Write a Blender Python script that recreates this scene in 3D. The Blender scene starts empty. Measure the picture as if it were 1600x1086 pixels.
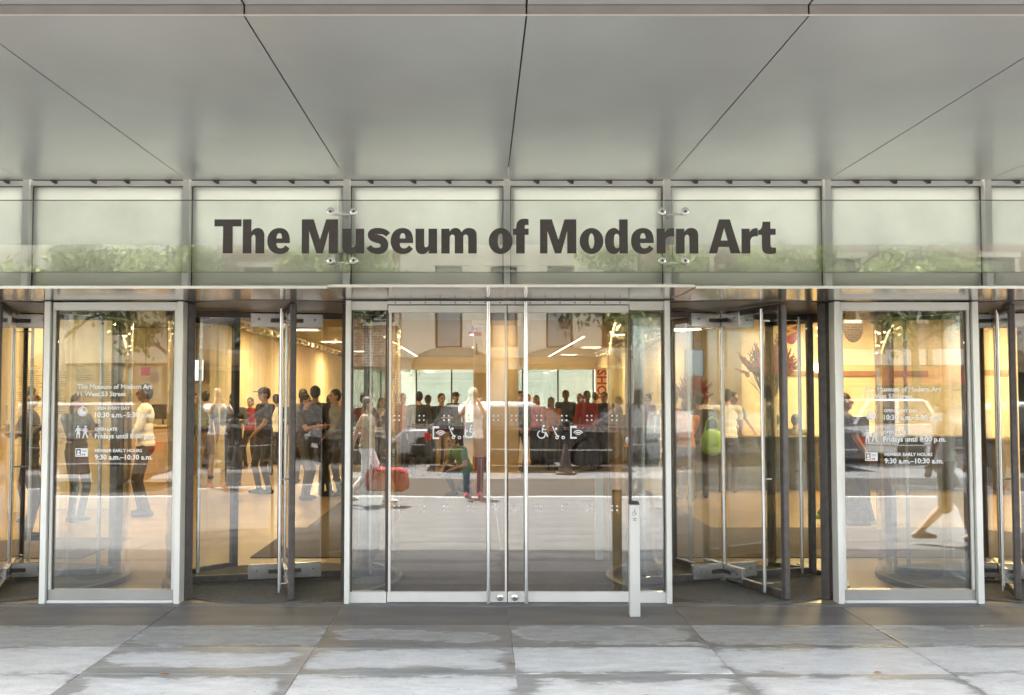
import bpy, bmesh, math, random
import numpy as np
from mathutils import Vector, Matrix
R = math.radians
rnd = random.Random(7)
scn = bpy.context.scene
COL = scn.collection

# ------------------------------------------------------------------ camera, sky, sun, exposure
EYE, CAM_Y, PITCH = 1.68, -8.32, math.atan(74 / 1590)
cam_d = bpy.data.cameras.new('camera'); cam = bpy.data.objects.new('view_camera', cam_d); COL.objects.link(cam)
cam_d.sensor_width = 36; cam_d.lens = 36 * 1590 / 1600; cam_d.shift_x = 0.03
cam_d.clip_start = 0.02; cam_d.clip_end = 400
cam.location = (0, CAM_Y, EYE); cam.rotation_euler = (math.pi / 2 + PITCH, 0, 0)
scn.camera = cam

SUN_EL, SUN_AZ = R(64.5), R(14)          # azimuth measured from the street side (-Y) towards the left (-X)
w = bpy.data.worlds.new('World'); scn.world = w; w.use_nodes = True
nt = w.node_tree; nt.nodes.clear()
sky = nt.nodes.new('ShaderNodeTexSky'); sky.sky_type = 'NISHITA'; sky.sun_disc = False
sky.sun_elevation = SUN_EL; sky.sun_rotation = math.pi + SUN_AZ
sky.dust_density = 1.6
bg = nt.nodes.new('ShaderNodeBackground'); bg.inputs[1].default_value = 0.15
wo = nt.nodes.new('ShaderNodeOutputWorld')
hs = nt.nodes.new('ShaderNodeHueSaturation'); hs.inputs['Saturation'].default_value = .6      # hazy summer sky, little blue in it
nt.links.new(sky.outputs[0], hs.inputs['Color']); nt.links.new(hs.outputs[0], bg.inputs[0]); nt.links.new(bg.outputs[0], wo.inputs[0])
sun_d = bpy.data.lights.new('sun', 'SUN'); sun_d.energy = 5.0; sun_d.angle = R(2.6); sun_d.color = (1, .955, .87)
sun = bpy.data.objects.new('sun', sun_d); COL.objects.link(sun)
to_sun = Vector((-math.sin(SUN_AZ) * math.cos(SUN_EL), -math.cos(SUN_AZ) * math.cos(SUN_EL), math.sin(SUN_EL)))
sun.rotation_euler = to_sun.to_track_quat('Z', 'Y').to_euler()
vs = scn.view_settings
vs.view_transform = 'Standard'; vs.look = 'None'; vs.gamma = 1; vs.use_curve_mapping = False
vs.exposure = 2.85
scn.render.engine = 'CYCLES'
cy = scn.cycles
cy.max_bounces = 10; cy.diffuse_bounces = 4; cy.glossy_bounces = 5; cy.transmission_bounces = 4
cy.transparent_max_bounces = 40; cy.sample_clamp_indirect = 6; cy.caustics_reflective = False; cy.caustics_refractive = False
cy.use_denoising = True

def W(px, py, Y):
    """where the sight line of a photograph pixel meets the vertical plane at Y"""
    v = (543 - py) / 1590
    t = (Y - CAM_Y) / (math.cos(PITCH) - v * math.sin(PITCH))
    return (px - 752) / 1590 * t, EYE + (math.sin(PITCH) + v * math.cos(PITCH)) * t

# ------------------------------------------------------------------ materials
MATS = {}
def nodes_of(name):
    m = bpy.data.materials.new(name); m.use_nodes = True
    t = m.node_tree; t.nodes.clear()
    out = t.nodes.new('ShaderNodeOutputMaterial')
    return m, t, out
def N(t, typ, **kw):
    n = t.nodes.new(typ)
    for k, v in kw.items():
        if k.startswith('i_'):
            key = k[2:]; key = int(key) if key.isdigit() else key.replace('_', ' ')
            n.inputs[key].default_value = v
        else: setattr(n, k, v)
    return n
def ramp(t, stops, fac=None, interp='LINEAR'):
    r = t.nodes.new('ShaderNodeValToRGB'); r.color_ramp.interpolation = interp
    e = r.color_ramp.elements
    while len(e) < len(stops): e.new(.5)
    for k, (p, c) in enumerate(stops):
        e[k].position = p; e[k].color = (c, c, c, 1) if isinstance(c, (int, float)) else (*c[:3], 1)
    if fac is not None: t.links.new(fac, r.inputs[0])
    return r
def mixc(t, a, b, fac, typ='MIX'):
    m = t.nodes.new('ShaderNodeMix'); m.data_type = 'RGBA'; m.blend_type = typ
    for sock, v in ((m.inputs[6], a), (m.inputs[7], b), (m.inputs[0], fac)):
        if hasattr(v, 'links') or isinstance(v, bpy.types.NodeSocket): t.links.new(v, sock)
        elif isinstance(v, (int, float)) and sock == m.inputs[0]: sock.default_value = v
        else: sock.default_value = (*v[:3], 1)
    return m.outputs[2]
def mat(name, col, rough=.5, metal=0., var=.12, scale=8., stretch=(1, 1, 1), spec=.5, bump=0., emit=None, coat=0.):
    """principled surface whose colour wanders with a noise of its own grain"""
    if name in MATS: return MATS[name]
    m, t, out = nodes_of(name)
    p = N(t, 'ShaderNodeBsdfPrincipled')
    p.inputs['Roughness'].default_value = rough; p.inputs['Metallic'].default_value = metal
    p.inputs['Specular IOR Level'].default_value = spec
    p.inputs['Coat Weight'].default_value = coat
    tc = N(t, 'ShaderNodeTexCoord'); mp = N(t, 'ShaderNodeMapping'); mp.inputs['Scale'].default_value = stretch
    t.links.new(tc.outputs['Object'], mp.inputs[0])
    nz = N(t, 'ShaderNodeTexNoise'); nz.inputs['Scale'].default_value = scale; nz.inputs['Detail'].default_value = 5
    t.links.new(mp.outputs[0], nz.inputs['Vector'])
    lo = tuple(c * (1 - var) for c in col); hi = tuple(min(1, c * (1 + var)) for c in col)
    r = ramp(t, [(.3, lo), (.7, hi)], nz.outputs[0])
    t.links.new(r.outputs[0], p.inputs['Base Color'])
    if bump:
        b = N(t, 'ShaderNodeBump'); b.inputs['Strength'].default_value = bump; b.inputs['Distance'].default_value = .01
        t.links.new(nz.outputs[0], b.inputs['Height']); t.links.new(b.outputs[0], p.inputs['Normal'])
    if emit:
        p.inputs['Emission Color'].default_value = (*emit[:3], 1); p.inputs['Emission Strength'].default_value = emit[3]
    t.links.new(p.outputs[0], out.inputs[0])
    MATS[name] = m
    return m
def glass_mat(name, f0=.06, tint=(.96, .975, .965), frost=0.):
    if name in MATS: return MATS[name]
    m, t, out = nodes_of(name)
    lw = N(t, 'ShaderNodeLayerWeight'); lw.inputs[0].default_value = .5
    pw = N(t, 'ShaderNodeMath', operation='POWER'); pw.inputs[1].default_value = 5; t.links.new(lw.outputs['Facing'], pw.inputs[0])
    ma = N(t, 'ShaderNodeMath', operation='MULTIPLY_ADD'); ma.inputs[1].default_value = 1 - f0; ma.inputs[2].default_value = f0
    t.links.new(pw.outputs[0], ma.inputs[0])
    tr = N(t, 'ShaderNodeBsdfTransparent'); tr.inputs[0].default_value = (*tint, 1)
    gl = N(t, 'ShaderNodeBsdfGlossy'); gl.inputs['Roughness'].default_value = 0.0; gl.inputs[0].default_value = (1, 1, 1, 1)
    # panes are a little wavy and not evenly clean
    tc = N(t, 'ShaderNodeTexCoord'); wv = N(t, 'ShaderNodeTexNoise'); wv.inputs['Scale'].default_value = 1.3; wv.inputs['Detail'].default_value = 1
    t.links.new(tc.outputs['Object'], wv.inputs['Vector'])
    b = N(t, 'ShaderNodeBump'); b.inputs['Strength'].default_value = 1; b.inputs['Distance'].default_value = .0006
    t.links.new(wv.outputs[0], b.inputs['Height']); t.links.new(b.outputs[0], gl.inputs['Normal'])
    sm = N(t, 'ShaderNodeTexNoise'); sm.inputs['Scale'].default_value = 2.6; sm.inputs['Detail'].default_value = 6; t.links.new(tc.outputs['Object'], sm.inputs['Vector'])
    sr = ramp(t, [(.3, tuple(c * .93 for c in tint)), (.65, tint)], sm.outputs[0]); t.links.new(sr.outputs[0], tr.inputs[0])
    mx = N(t, 'ShaderNodeMixShader')
    t.links.new(ma.outputs[0], mx.inputs[0]); t.links.new(tr.outputs[0], mx.inputs[1]); t.links.new(gl.outputs[0], mx.inputs[2])
    t.links.new(mx.outputs[0], out.inputs[0])
    MATS[name] = m
    return m
def brushed(name, col, rough, metal, along=(1, 1, 1), dirt=.1, gloss_grain=True):
    """metal sheet with a fine grain in the gloss and faint cloudy wear"""
    if name in MATS: return MATS[name]
    m, t, out = nodes_of(name)
    p = N(t, 'ShaderNodeBsdfPrincipled'); p.inputs['Metallic'].default_value = metal
    tc = N(t, 'ShaderNodeTexCoord'); mp = N(t, 'ShaderNodeMapping'); mp.inputs['Scale'].default_value = along
    t.links.new(tc.outputs['Object'], mp.inputs[0])
    n1 = N(t, 'ShaderNodeTexNoise'); n1.inputs['Scale'].default_value = 40; n1.inputs['Detail'].default_value = 3
    t.links.new(mp.outputs[0], n1.inputs['Vector'])
    n2 = N(t, 'ShaderNodeTexNoise'); n2.inputs['Scale'].default_value = 1.7; n2.inputs['Detail'].default_value = 6
    t.links.new(tc.outputs['Object'], n2.inputs['Vector'])
    p.inputs['Roughness'].default_value = rough
    if gloss_grain:
        r1 = ramp(t, [(.3, rough * .85), (.7, rough * 1.2)], n1.outputs[0]); t.links.new(r1.outputs[0], p.inputs['Roughness'])
    r2 = ramp(t, [(.3, tuple(c * (1 - dirt) for c in col)), (.7, tuple(min(1, c * (1 + dirt * .6)) for c in col))], n2.outputs[0])
    t.links.new(r2.outputs[0], p.inputs['Base Color'])
    if not gloss_grain:                                   # sheets are never quite flat
        n3 = N(t, 'ShaderNodeTexNoise'); n3.inputs['Scale'].default_value = 1.1; n3.inputs['Detail'].default_value = 1
        t.links.new(tc.outputs['Object'], n3.inputs['Vector'])
        b = N(t, 'ShaderNodeBump'); b.inputs['Strength'].default_value = .35; b.inputs['Distance'].default_value = .012
        t.links.new(n3.outputs[0], b.inputs['Height']); t.links.new(b.outputs[0], p.inputs['Normal'])
    t.links.new(p.outputs[0], out.inputs[0])
    MATS[name] = m
    return m

MULLION = mat('mullion_paint', (.90, .89, .83), .42, 0, .05, 3, (1, 1, .3))
ALU = brushed('aluminium_frame', (.79, .77, .68), .36, .30, (.02, .02, .3))
STEEL = brushed('stainless_steel', (.72, .71, .68), .22, .9, (1, 1, 14))
SOFFIT = brushed('soffit_metal', (.62, .63, .615), .33, .58, (.5, .05, 1), .05, False)
LEDGE = brushed('ledge_metal', (.66, .64, .61), .17, .9, (.6, .1, 1), .08, False)
BRONZE = mat('dark_bronze', (.092, .079, .069), .38, .3, .2, 20)
GLASS = glass_mat('clear_glass', .08)
DOORGLASS = glass_mat('door_glass', .135)
WINGGLASS = glass_mat('revolving_door_glass', .085)
SIGNGLASS = glass_mat('sign_glass', .09, (.955, .97, .955))
FARGLASS = glass_mat('window_glass', .10, (.5, .55, .55))
WHITEPRINT = mat('white_vinyl', (.82, .82, .79), .5, 0, .03)
SIGNPAINT = mat('sign_letter_paint', (.105, .090, .081), .55, 0, .08, 30)

# ------------------------------------------------------------------ geometry helpers
class MB:
    def __init__(s): s.v, s.f = [], []
    def add(s, v, f):
        o = len(s.v); s.v += [tuple(p) for p in v]; s.f += [tuple(i + o for i in q) for q in f]; return s
    def box(s, x0, x1, y0, y1, z0, z1):
        v = [(x, y, z) for z in (z0, z1) for x, y in ((x0, y0), (x1, y0), (x1, y1), (x0, y1))]
        return s.add(v, [(3, 2, 1, 0), (4, 5, 6, 7), (0, 1, 5, 4), (1, 2, 6, 5), (2, 3, 7, 6), (3, 0, 4, 7)])
    def obox(s, c, ux, uy, hx, hy, z0, z1):
        """upright box about plan centre c, along unit plan vectors ux, uy"""
        pts = [(c[0] + ux[0] * a * hx + uy[0] * b * hy, c[1] + ux[1] * a * hx + uy[1] * b * hy) for a, b in ((-1, -1), (1, -1), (1, 1), (-1, 1))]
        v = [(x, y, z) for z in (z0, z1) for x, y in pts]
        return s.add(v, [(3, 2, 1, 0), (4, 5, 6, 7), (0, 1, 5, 4), (1, 2, 6, 5), (2, 3, 7, 6), (3, 0, 4, 7)])
    def cyl(s, p0, p1, r0, r1=None, n=12):
        r1 = r0 if r1 is None else r1
        p0, p1 = Vector(p0), Vector(p1); d = (p1 - p0).normalized()
        a = d.orthogonal().normalized(); b = d.cross(a)
        v = []
        for p, r in ((p0, r0), (p1, r1)):
            for k in range(n):
                q = 2 * math.pi * k / n; v.append(p + a * (r * math.cos(q)) + b * (r * math.sin(q)))
        f = [(k, (k + 1) % n, n + (k + 1) % n, n + k) for k in range(n)] + [tuple(range(n))[::-1], tuple(range(n, 2 * n))]
        return s.add(v, f)
    def tube(s, pts, rad, n=8):
        pts = [Vector(p) for p in pts]
        rad = rad if isinstance(rad, (list, tuple)) else [rad] * len(pts)
        v, f = [], []
        a = None
        for i, p in enumerate(pts):
            d = (pts[min(i + 1, len(pts) - 1)] - pts[max(i - 1, 0)]).normalized()
            a = d.orthogonal().normalized() if a is None else (a - d * a.dot(d)).normalized()
            b = d.cross(a)
            for k in range(n):
                q = 2 * math.pi * k / n; v.append(p + a * (rad[i] * math.cos(q)) + b * (rad[i] * math.sin(q)))
        for i in range(len(pts) - 1):
            for k in range(n):
                f.append((i * n + k, i * n + (k + 1) % n, (i + 1) * n + (k + 1) % n, (i + 1) * n + k))
        f += [tuple(range(n))[::-1], tuple(range((len(pts) - 1) * n, len(pts) * n))]
        return s.add(v, f)
    def lathe(s, prof, c=(0, 0, 0), n=20):
        v, f = [], []
        for r, z in prof:
            for k in range(n):
                q = 2 * math.pi * k / n; v.append((c[0] + r * math.cos(q), c[1] + r * math.sin(q), c[2] + z))
        m = len(prof)
        for i in range(m - 1):
            for k in range(n): f.append((i * n + k, i * n + (k + 1) % n, (i + 1) * n + (k + 1) % n, (i + 1) * n + k))
        f += [tuple(range(n))[::-1], tuple(range((m - 1) * n, m * n))]
        return s.add(v, f)
    def ell(s, c, r, rot=None, nu=14, nv=9):
        v, f = [], []
        for j in range(nv + 1):
            th = math.pi * j / nv
            for k in range(nu):
                q = 2 * math.pi * k / nu
                p = Vector((r[0] * math.sin(th) * math.cos(q), r[1] * math.sin(th) * math.sin(q), r[2] * math.cos(th)))
                v.append(Vector(c) + (rot @ p if rot else p))
        for j in range(nv):
            for k in range(nu): f.append((j * nu + k, (j + 1) * nu + k, (j + 1) * nu + (k + 1) % nu, j * nu + (k + 1) % nu))
        return s.add(v, f)
    def prism(s, poly, a0, a1, axis='y'):
        """extrude a polygon: axis y takes (x,z) points, x takes (y,z), z takes (x,y)"""
        n = len(poly)
        def P(u, q, a): return {'y': (u, a, q), 'x': (a, u, q), 'z': (u, q, a)}[axis]
        v = [P(u, q, a0) for u, q in poly] + [P(u, q, a1) for u, q in poly]
        f = [tuple(range(n)), tuple(range(n, 2 * n))[::-1]] + [(k, n + k, n + (k + 1) % n, (k + 1) % n) for k in range(n)]
        return s.add(v, f)
    def quad(s, a, b, c, d): return s.add([a, b, c, d], [(0, 1, 2, 3)])
    def build(s, name, m, parent=None, smooth=False, bevel=0., fix=True, loc=None):
        me = bpy.data.meshes.new(name); me.from_pydata(s.v, [], s.f)
        if fix:
            bm = bmesh.new(); bm.from_mesh(me)
            bmesh.ops.recalc_face_normals(bm, faces=bm.faces)
            if bevel:
                es = [e for e in bm.edges if len(e.link_faces) == 2 and e.calc_face_angle(0) > .6]
                bmesh.ops.bevel(bm, geom=es, offset=bevel, segments=1, affect='EDGES', clamp_overlap=True)
            bm.to_mesh(me); bm.free()
        me.materials.append(m)
        if smooth: me.polygons.foreach_set('use_smooth', [True] * len(me.polygons)); me.set_sharp_from_angle(angle=R(40))
        return link(name, me, parent, loc)
def link(name, me, parent=None, loc=None):
    o = bpy.data.objects.new(name, me); COL.objects.link(o)
    if parent is not None: o.parent = parent
    if loc is not None: o.location = loc
    return o
def tag(o, label=None, cat=None, group=None, kind=None):
    if label: o['label'] = label
    if cat: o['category'] = cat
    if group: o['group'] = group
    if kind: o['kind'] = kind
    return o
def thing(name, label, cat, loc=(0, 0, 0), rz=0, group=None):
    o = bpy.data.objects.new(name, None); o.empty_display_size = .2; COL.objects.link(o)
    o.location = loc; o.rotation_euler = (0, 0, rz)
    return tag(o, label, cat, group)
def setting(name, loc=(0, 0, 0)):
    o = bpy.data.objects.new(name, None); COL.objects.link(o); o.location = loc
    return tag(o, kind='structure')
def struct(mb, name, m, parent=None, **kw):
    o = mb.build(name, m, parent, **kw)
    if parent is None: o['kind'] = 'structure'
    return o
def copy_tree(o, parent=None):
    c = o.copy(); COL.objects.link(c)
    if parent is not None: c.parent = parent
    for ch in [x for x in o.children]: copy_tree(ch, c)
    return c
def wall_cells(mb, x0, x1, z0, z1, y0, y1, holes):
    """a wall slab with real openings"""
    xs = sorted({x0, x1, *[a for h in holes for a in h[:2] if x0 < a < x1]})
    zs = sorted({z0, z1, *[a for h in holes for a in h[2:] if z0 < a < z1]})
    for i in range(len(xs) - 1):
        run = None
        for j in range(len(zs) - 1):
            cx, cz = (xs[i] + xs[i + 1]) / 2, (zs[j] + zs[j + 1]) / 2
            solid = not any(h[0] < cx < h[1] and h[2] < cz < h[3] for h in holes)
            if solid: run = (run[0] if run else zs[j], zs[j + 1])
            if (not solid or j == len(zs) - 2) and run:
                mb.box(xs[i], xs[i + 1], y0, y1, *run); run = None
    return mb
# flat print: text and pictograms become thin solids facing -Y
def curve_mesh(splines, depth, res=8):
    cu = bpy.data.curves.new('outline', 'CURVE'); cu.dimensions = '2D'; cu.fill_mode = 'BOTH'; cu.extrude = depth / 2
    for pts in splines:
        sp = cu.splines.new('POLY'); sp.points.add(len(pts) - 1)
        for q, p in zip(sp.points, pts): q.co = (p[0], p[1], 0, 1)
        sp.use_cyclic_u = True
    o = bpy.data.objects.new('outline', cu); COL.objects.link(o)
    dg = bpy.context.evaluated_depsgraph_get()
    me = bpy.data.meshes.new_from_object(o.evaluated_get(dg))
    bpy.data.objects.remove(o); bpy.data.curves.remove(cu)
    return me
def text_mesh(s, depth=.001, bold=.0, res=2):
    cu = bpy.data.curves.new('text', 'FONT'); cu.body = s; cu.size = 1; cu.extrude = depth / 2; cu.offset = bold; cu.resolution_u = res
    o = bpy.data.objects.new('text', cu); COL.objects.link(o)
    dg = bpy.context.evaluated_depsgraph_get()
    me = bpy.data.meshes.new_from_object(o.evaluated_get(dg))
    bpy.data.objects.remove(o); bpy.data.curves.remove(cu)
    return me
def stand_up(me, width, x, z, y, parent, name, m, flip=False, height=None, turn=0):
    """fit a flat mesh to a width, stand it upright at (x, y, z = baseline) facing -Y (or +Y if flip)"""
    n = len(me.vertices); co = np.empty(n * 3); me.vertices.foreach_get('co', co); co = co.reshape(-1, 3)
    lo, hi = co.min(0), co.max(0); k = width / (hi[0] - lo[0]); kz = k if height is None else height / (hi[1] - lo[1])
    u = (co[:, 0] - lo[0]) * k; q = co[:, 1] * kz if height is None else (co[:, 1] - lo[1]) * kz; d = co[:, 2]
    if turn: u, q = (q, -u) if turn < 0 else (-q, u)
    out = np.stack([u if not flip else -u, d if not flip else -d, q], 1)
    if not flip: out[:, 1] = -d
    me.vertices.foreach_set('co', out.ravel()); me.update()
    me.materials.clear(); me.materials.append(m)
    me.name = name
    return link(name, me, parent, (x, y, z))
def arc(cx, cy, rx, ry, a0, a1, n=14):
    return [(cx + rx * math.cos(R(a0 + (a1 - a0) * k / n)), cy + ry * math.sin(R(a0 + (a1 - a0) * k / n))) for k in range(n + 1)]
def bez(p0, p1, p2, p3, n=9):
    o = []
    for k in range(1, n + 1):
        t = k / n; s = 1 - t
        o.append(tuple(s ** 3 * p0[i] + 3 * s * s * t * p1[i] + 3 * s * t * t * p2[i] + t ** 3 * p3[i] for i in (0, 1)))
    return o
def path(*seg):
    """points and ('c', p1, p2, p3) cubic pieces"""
    o = [seg[0]]
    for q in seg[1:]:
        if q[0] == 'c': o += bez(o[-1], *q[1:])
        else: o.append(q)
    return o
def ribbon(pts, width):
    """outline of a stroke through pts; width a number or a list"""
    n = len(pts); wd = width if isinstance(width, (list, tuple)) else [width] * n
    L, Rr = [], []
    for i in range(n):
        a, b = pts[max(i - 1, 0)], pts[min(i + 1, n - 1)]
        d = math.hypot(b[0] - a[0], b[1] - a[1]) or 1; nx, ny = -(b[1] - a[1]) / d, (b[0] - a[0]) / d
        L.append((pts[i][0] + nx * wd[i] / 2, pts[i][1] + ny * wd[i] / 2)); Rr.append((pts[i][0] - nx * wd[i] / 2, pts[i][1] - ny * wd[i] / 2))
    return L + Rr[::-1]
# ------------------------------------------------------------------ ground, pavement, road
BAY = 1.3145; MID = 0.2106                    # mullion spacing and the middle mullion
def pavement_material(name, wet, dry_c):
    """stone slab, dry and pale in the middle, with a damp dirty margin that wanders and a bloom of salts along its rim"""
    m, t, out = nodes_of(name)
    p = N(t, 'ShaderNodeBsdfPrincipled'); tc = N(t, 'ShaderNodeTexCoord'); oi = N(t, 'ShaderNodeObjectInfo')
    sep = N(t, 'ShaderNodeSeparateXYZ'); t.links.new(tc.outputs['Object'], sep.inputs[0])
    def M(op, a, b=0.0, c=0.0):
        n = N(t, 'ShaderNodeMath', operation=op)
        for s, v in zip(n.inputs, (a, b, c)):
            if isinstance(v, bpy.types.NodeSocket): t.links.new(v, s)
            else: s.default_value = v
        return n.outputs[0]
    off = N(t, 'ShaderNodeVectorMath', operation='SCALE'); cmb = N(t, 'ShaderNodeCombineXYZ')
    for k in range(3): t.links.new(oi.outputs['Random'], cmb.inputs[k])
    t.links.new(cmb.outputs[0], off.inputs[0]); off.inputs['Scale'].default_value = 137
    add = N(t, 'ShaderNodeVectorMath', operation='ADD'); t.links.new(tc.outputs['Object'], add.inputs[0]); t.links.new(off.outputs[0], add.inputs[1])
    def noise(sc, det=6, rough=.6, stretch=None):
        v = add.outputs[0]
        if stretch:
            mp = N(t, 'ShaderNodeMapping'); mp.inputs['Scale'].default_value = stretch; t.links.new(v, mp.inputs[0]); v = mp.outputs[0]
        n = N(t, 'ShaderNodeTexNoise'); n.inputs['Scale'].default_value = sc; n.inputs['Detail'].default_value = det; n.inputs['Roughness'].default_value = rough
        t.links.new(v, n.inputs['Vector']); return n.outputs[0]
    nb, nf, ng = noise(2.4, 9, .68, (.5, 1.25, 1)), noise(9, 9, .72, (.6, 1.2, 1)), noise(90, 4, .7)
    ns = noise(5, 6, .7, (.35, 1.6, 1))
    dx = M('SUBTRACT', .70, M('ABSOLUTE', sep.outputs[0])); dy = M('SUBTRACT', .32, M('ABSOLUTE', sep.outputs[1]))
    d = M('SMOOTH_MIN', dx, dy, .16)
    d = M('ADD', d, M('MULTIPLY', M('SUBTRACT', nb, .5), .55)); d = M('ADD', d, M('MULTIPLY', M('SUBTRACT', nf, .5), .26))
    thr = M('MULTIPLY_ADD', M('POWER', oi.outputs['Random'], 2.6), .17, .02)
    e = M('SUBTRACT', d, thr)
    dry = ramp(t, [(.455, 0), (.50, .75), (.60, 1)], M('MULTIPLY_ADD', e, 1.0, .5))
    rim = ramp(t, [(.48, 0), (.505, 1), (.56, 0)], M('MULTIPLY_ADD', e, 1.0, .5))
    damp = ramp(t, [(.25, wet[0]), (.5, wet[1]), (.75, wet[2])], ns)
    dryc = ramp(t, [(.28, dry_c[0]), (.7, dry_c[1])], nf)
    c = mixc(t, damp.outputs[0], dryc.outputs[0], dry.outputs[0])
    c = mixc(t, c, (.56, .56, .52), M('MULTIPLY', rim.outputs[0], M('MULTIPLY_ADD', nf, 2.6, -1.05)))
    vo = N(t, 'ShaderNodeTexVoronoi'); vo.inputs['Scale'].default_value = 7; t.links.new(add.outputs[0], vo.inputs['Vector'])
    gum = ramp(t, [(.055, .45), (.085, 1)], vo.outputs['Distance']); c = mixc(t, c, gum.outputs[0], .6, 'MULTIPLY')      # trodden gum and grit
    grain = ramp(t, [(.3, .72), (.65, 1.1)], ng)
    c = mixc(t, c, grain.outputs[0], .55, 'MULTIPLY')
    t.links.new(c, p.inputs['Base Color'])
    rr = ramp(t, [(.0, .42), (1, .75)], dry.outputs[0]); t.links.new(rr.outputs[0], p.inputs['Roughness'])
    b = N(t, 'ShaderNodeBump'); b.inputs['Strength'].default_value = .35; b.inputs['Distance'].default_value = .006
    t.links.new(M('ADD', ng, M('MULTIPLY', nf, 1.4)), b.inputs['Height']); t.links.new(b.outputs[0], p.inputs['Normal'])
    t.links.new(p.outputs[0], out.inputs[0])
    return m
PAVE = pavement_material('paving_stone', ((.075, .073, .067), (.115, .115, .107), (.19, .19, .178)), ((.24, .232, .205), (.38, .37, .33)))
PAVE_LIT = pavement_material('lit_row_paving_stone', ((.125, .125, .113), (.21, .213, .197), (.33, .335, .312)), ((.44, .43, .39), (.62, .61, .56)))  # paler copy for the outer rows, canopy edge light put into the colour
JOINT = mat('joint_mortar', (.40, .395, .37), .9, 0, .5, 6)
ASPHALT = mat('old_asphalt', (.085, .085, .088), .8, 0, .25, 3, bump=.3)
ASPHALT_SHADED = mat('shadow_dark_asphalt', (.020, .018, .016), .95, 0, .25, 5, bump=.3)  # near lane coloured dark to stand for a shadow on the road
CONC = mat('concrete', (.36, .35, .33), .85, 0, .18, 2.5, bump=.2)

struct(MB().box(-90, 90, -80, 90, -.5, -.32), 'ground', CONC)
outer = mat('plain_pavement', (.090, .092, .096), .8, 0, .25, 1.5, bump=.2)
walk = setting('sidewalk')
struct(MB().box(-30, 30, -8.45, -.02, -.30, -.0045), 'joint_bed', JOINT, walk)
slab_me = None
for i in range(-7, 7):
    for j in range(13):
        cx, cyy = MID + BAY * (i + .5), -.15 - .65 * j - .325
        if slab_me is None:
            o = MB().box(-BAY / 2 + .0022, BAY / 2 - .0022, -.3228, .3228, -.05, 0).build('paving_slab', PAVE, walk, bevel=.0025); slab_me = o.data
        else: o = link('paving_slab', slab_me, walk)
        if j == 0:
            if i == -7: first_me = o.data.copy(); first_me.materials.clear(); first_me.materials.append(mat('first_row_stone', (.120, .110, .096), .6, 0, .3, 2.2, (.5, 1.5, 1), bump=.1))  # first row in a darker tone than the others
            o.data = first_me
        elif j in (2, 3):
            if i == -7 and j == 2: lit_row_me = o.data.copy(); lit_row_me.materials.clear(); lit_row_me.materials.append(PAVE_LIT)
            o.data = lit_row_me
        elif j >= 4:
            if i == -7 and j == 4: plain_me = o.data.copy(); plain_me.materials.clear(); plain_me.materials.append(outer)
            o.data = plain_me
        o.location = (cx, cyy, rnd.uniform(-.0015, .0015))
for a, b in ((-30, MID - 7 * BAY - .004), (MID + 7 * BAY + .004, 30)):
    struct(MB().box(a, b, -8.45, -.15, -.05, -.002), 'paving_strip', outer, walk)
struct(MB().box(-30, 30, -.147, -.0205, -.05, .004), 'threshold_strip', mat('threshold_stone', (.14, .13, .12), .6, 0, .25, 3), walk)
struct(MB().box(-30, 30, -8.66, -8.455, -.32, .004), 'kerb', mat('kerb_granite', (.30, .29, .27), .7, 0, .2, 14), None, bevel=.012)
struct(MB().box(-60, 60, -13.9, -8.665, -.32, -.13), 'near_lane', ASPHALT_SHADED)
struct(MB().box(-60, 60, -20.6, -13.905, -.32, -.134), 'road', ASPHALT)
struct(MB().box(-60, 60, -20.8, -20.605, -.32, .0), 'kerb', MATS['kerb_granite'])
struct(MB().box(-60, 60, -24.4, -20.805, -.32, -.006), 'far_sidewalk', outer)

# ------------------------------------------------------------------ the museum front
HALF_BAYS = 7; VOID_W = 13.5
bld = thing('museum_building', 'museum entrance building with a band of pale frosted glass above steel framed doors', 'building')
frit_m, frit_t, frit_o = nodes_of('frosted_glass')
fp = N(frit_t, 'ShaderNodeBsdfPrincipled'); fp.inputs['Roughness'].default_value = .55
fp.inputs['Coat Weight'].default_value = 1; fp.inputs['Coat Roughness'].default_value = .0; fp.inputs['Coat IOR'].default_value = 1.75
ftc = N(frit_t, 'ShaderNodeTexCoord'); fn = N(frit_t, 'ShaderNodeTexNoise'); fn.inputs['Scale'].default_value = .8; fn.inputs['Detail'].default_value = 3
frit_t.links.new(ftc.outputs['Object'], fn.inputs['Vector'])
fr = ramp(frit_t, [(.3, (.77, .785, .745)), (.7, (.83, .845, .80))], fn.outputs[0]); frit_t.links.new(fr.outputs[0], fp.inputs['Base Color'])
ftl = N(frit_t, 'ShaderNodeBsdfTranslucent'); frit_t.links.new(fr.outputs[0], ftl.inputs[0])
fmx = N(frit_t, 'ShaderNodeMixShader'); fmx.inputs[0].default_value = .42
frit_t.links.new(fp.outputs[0], fmx.inputs[1]); frit_t.links.new(ftl.outputs[0], fmx.inputs[2]); frit_t.links.new(fmx.outputs[0], frit_o.inputs[0])

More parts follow.
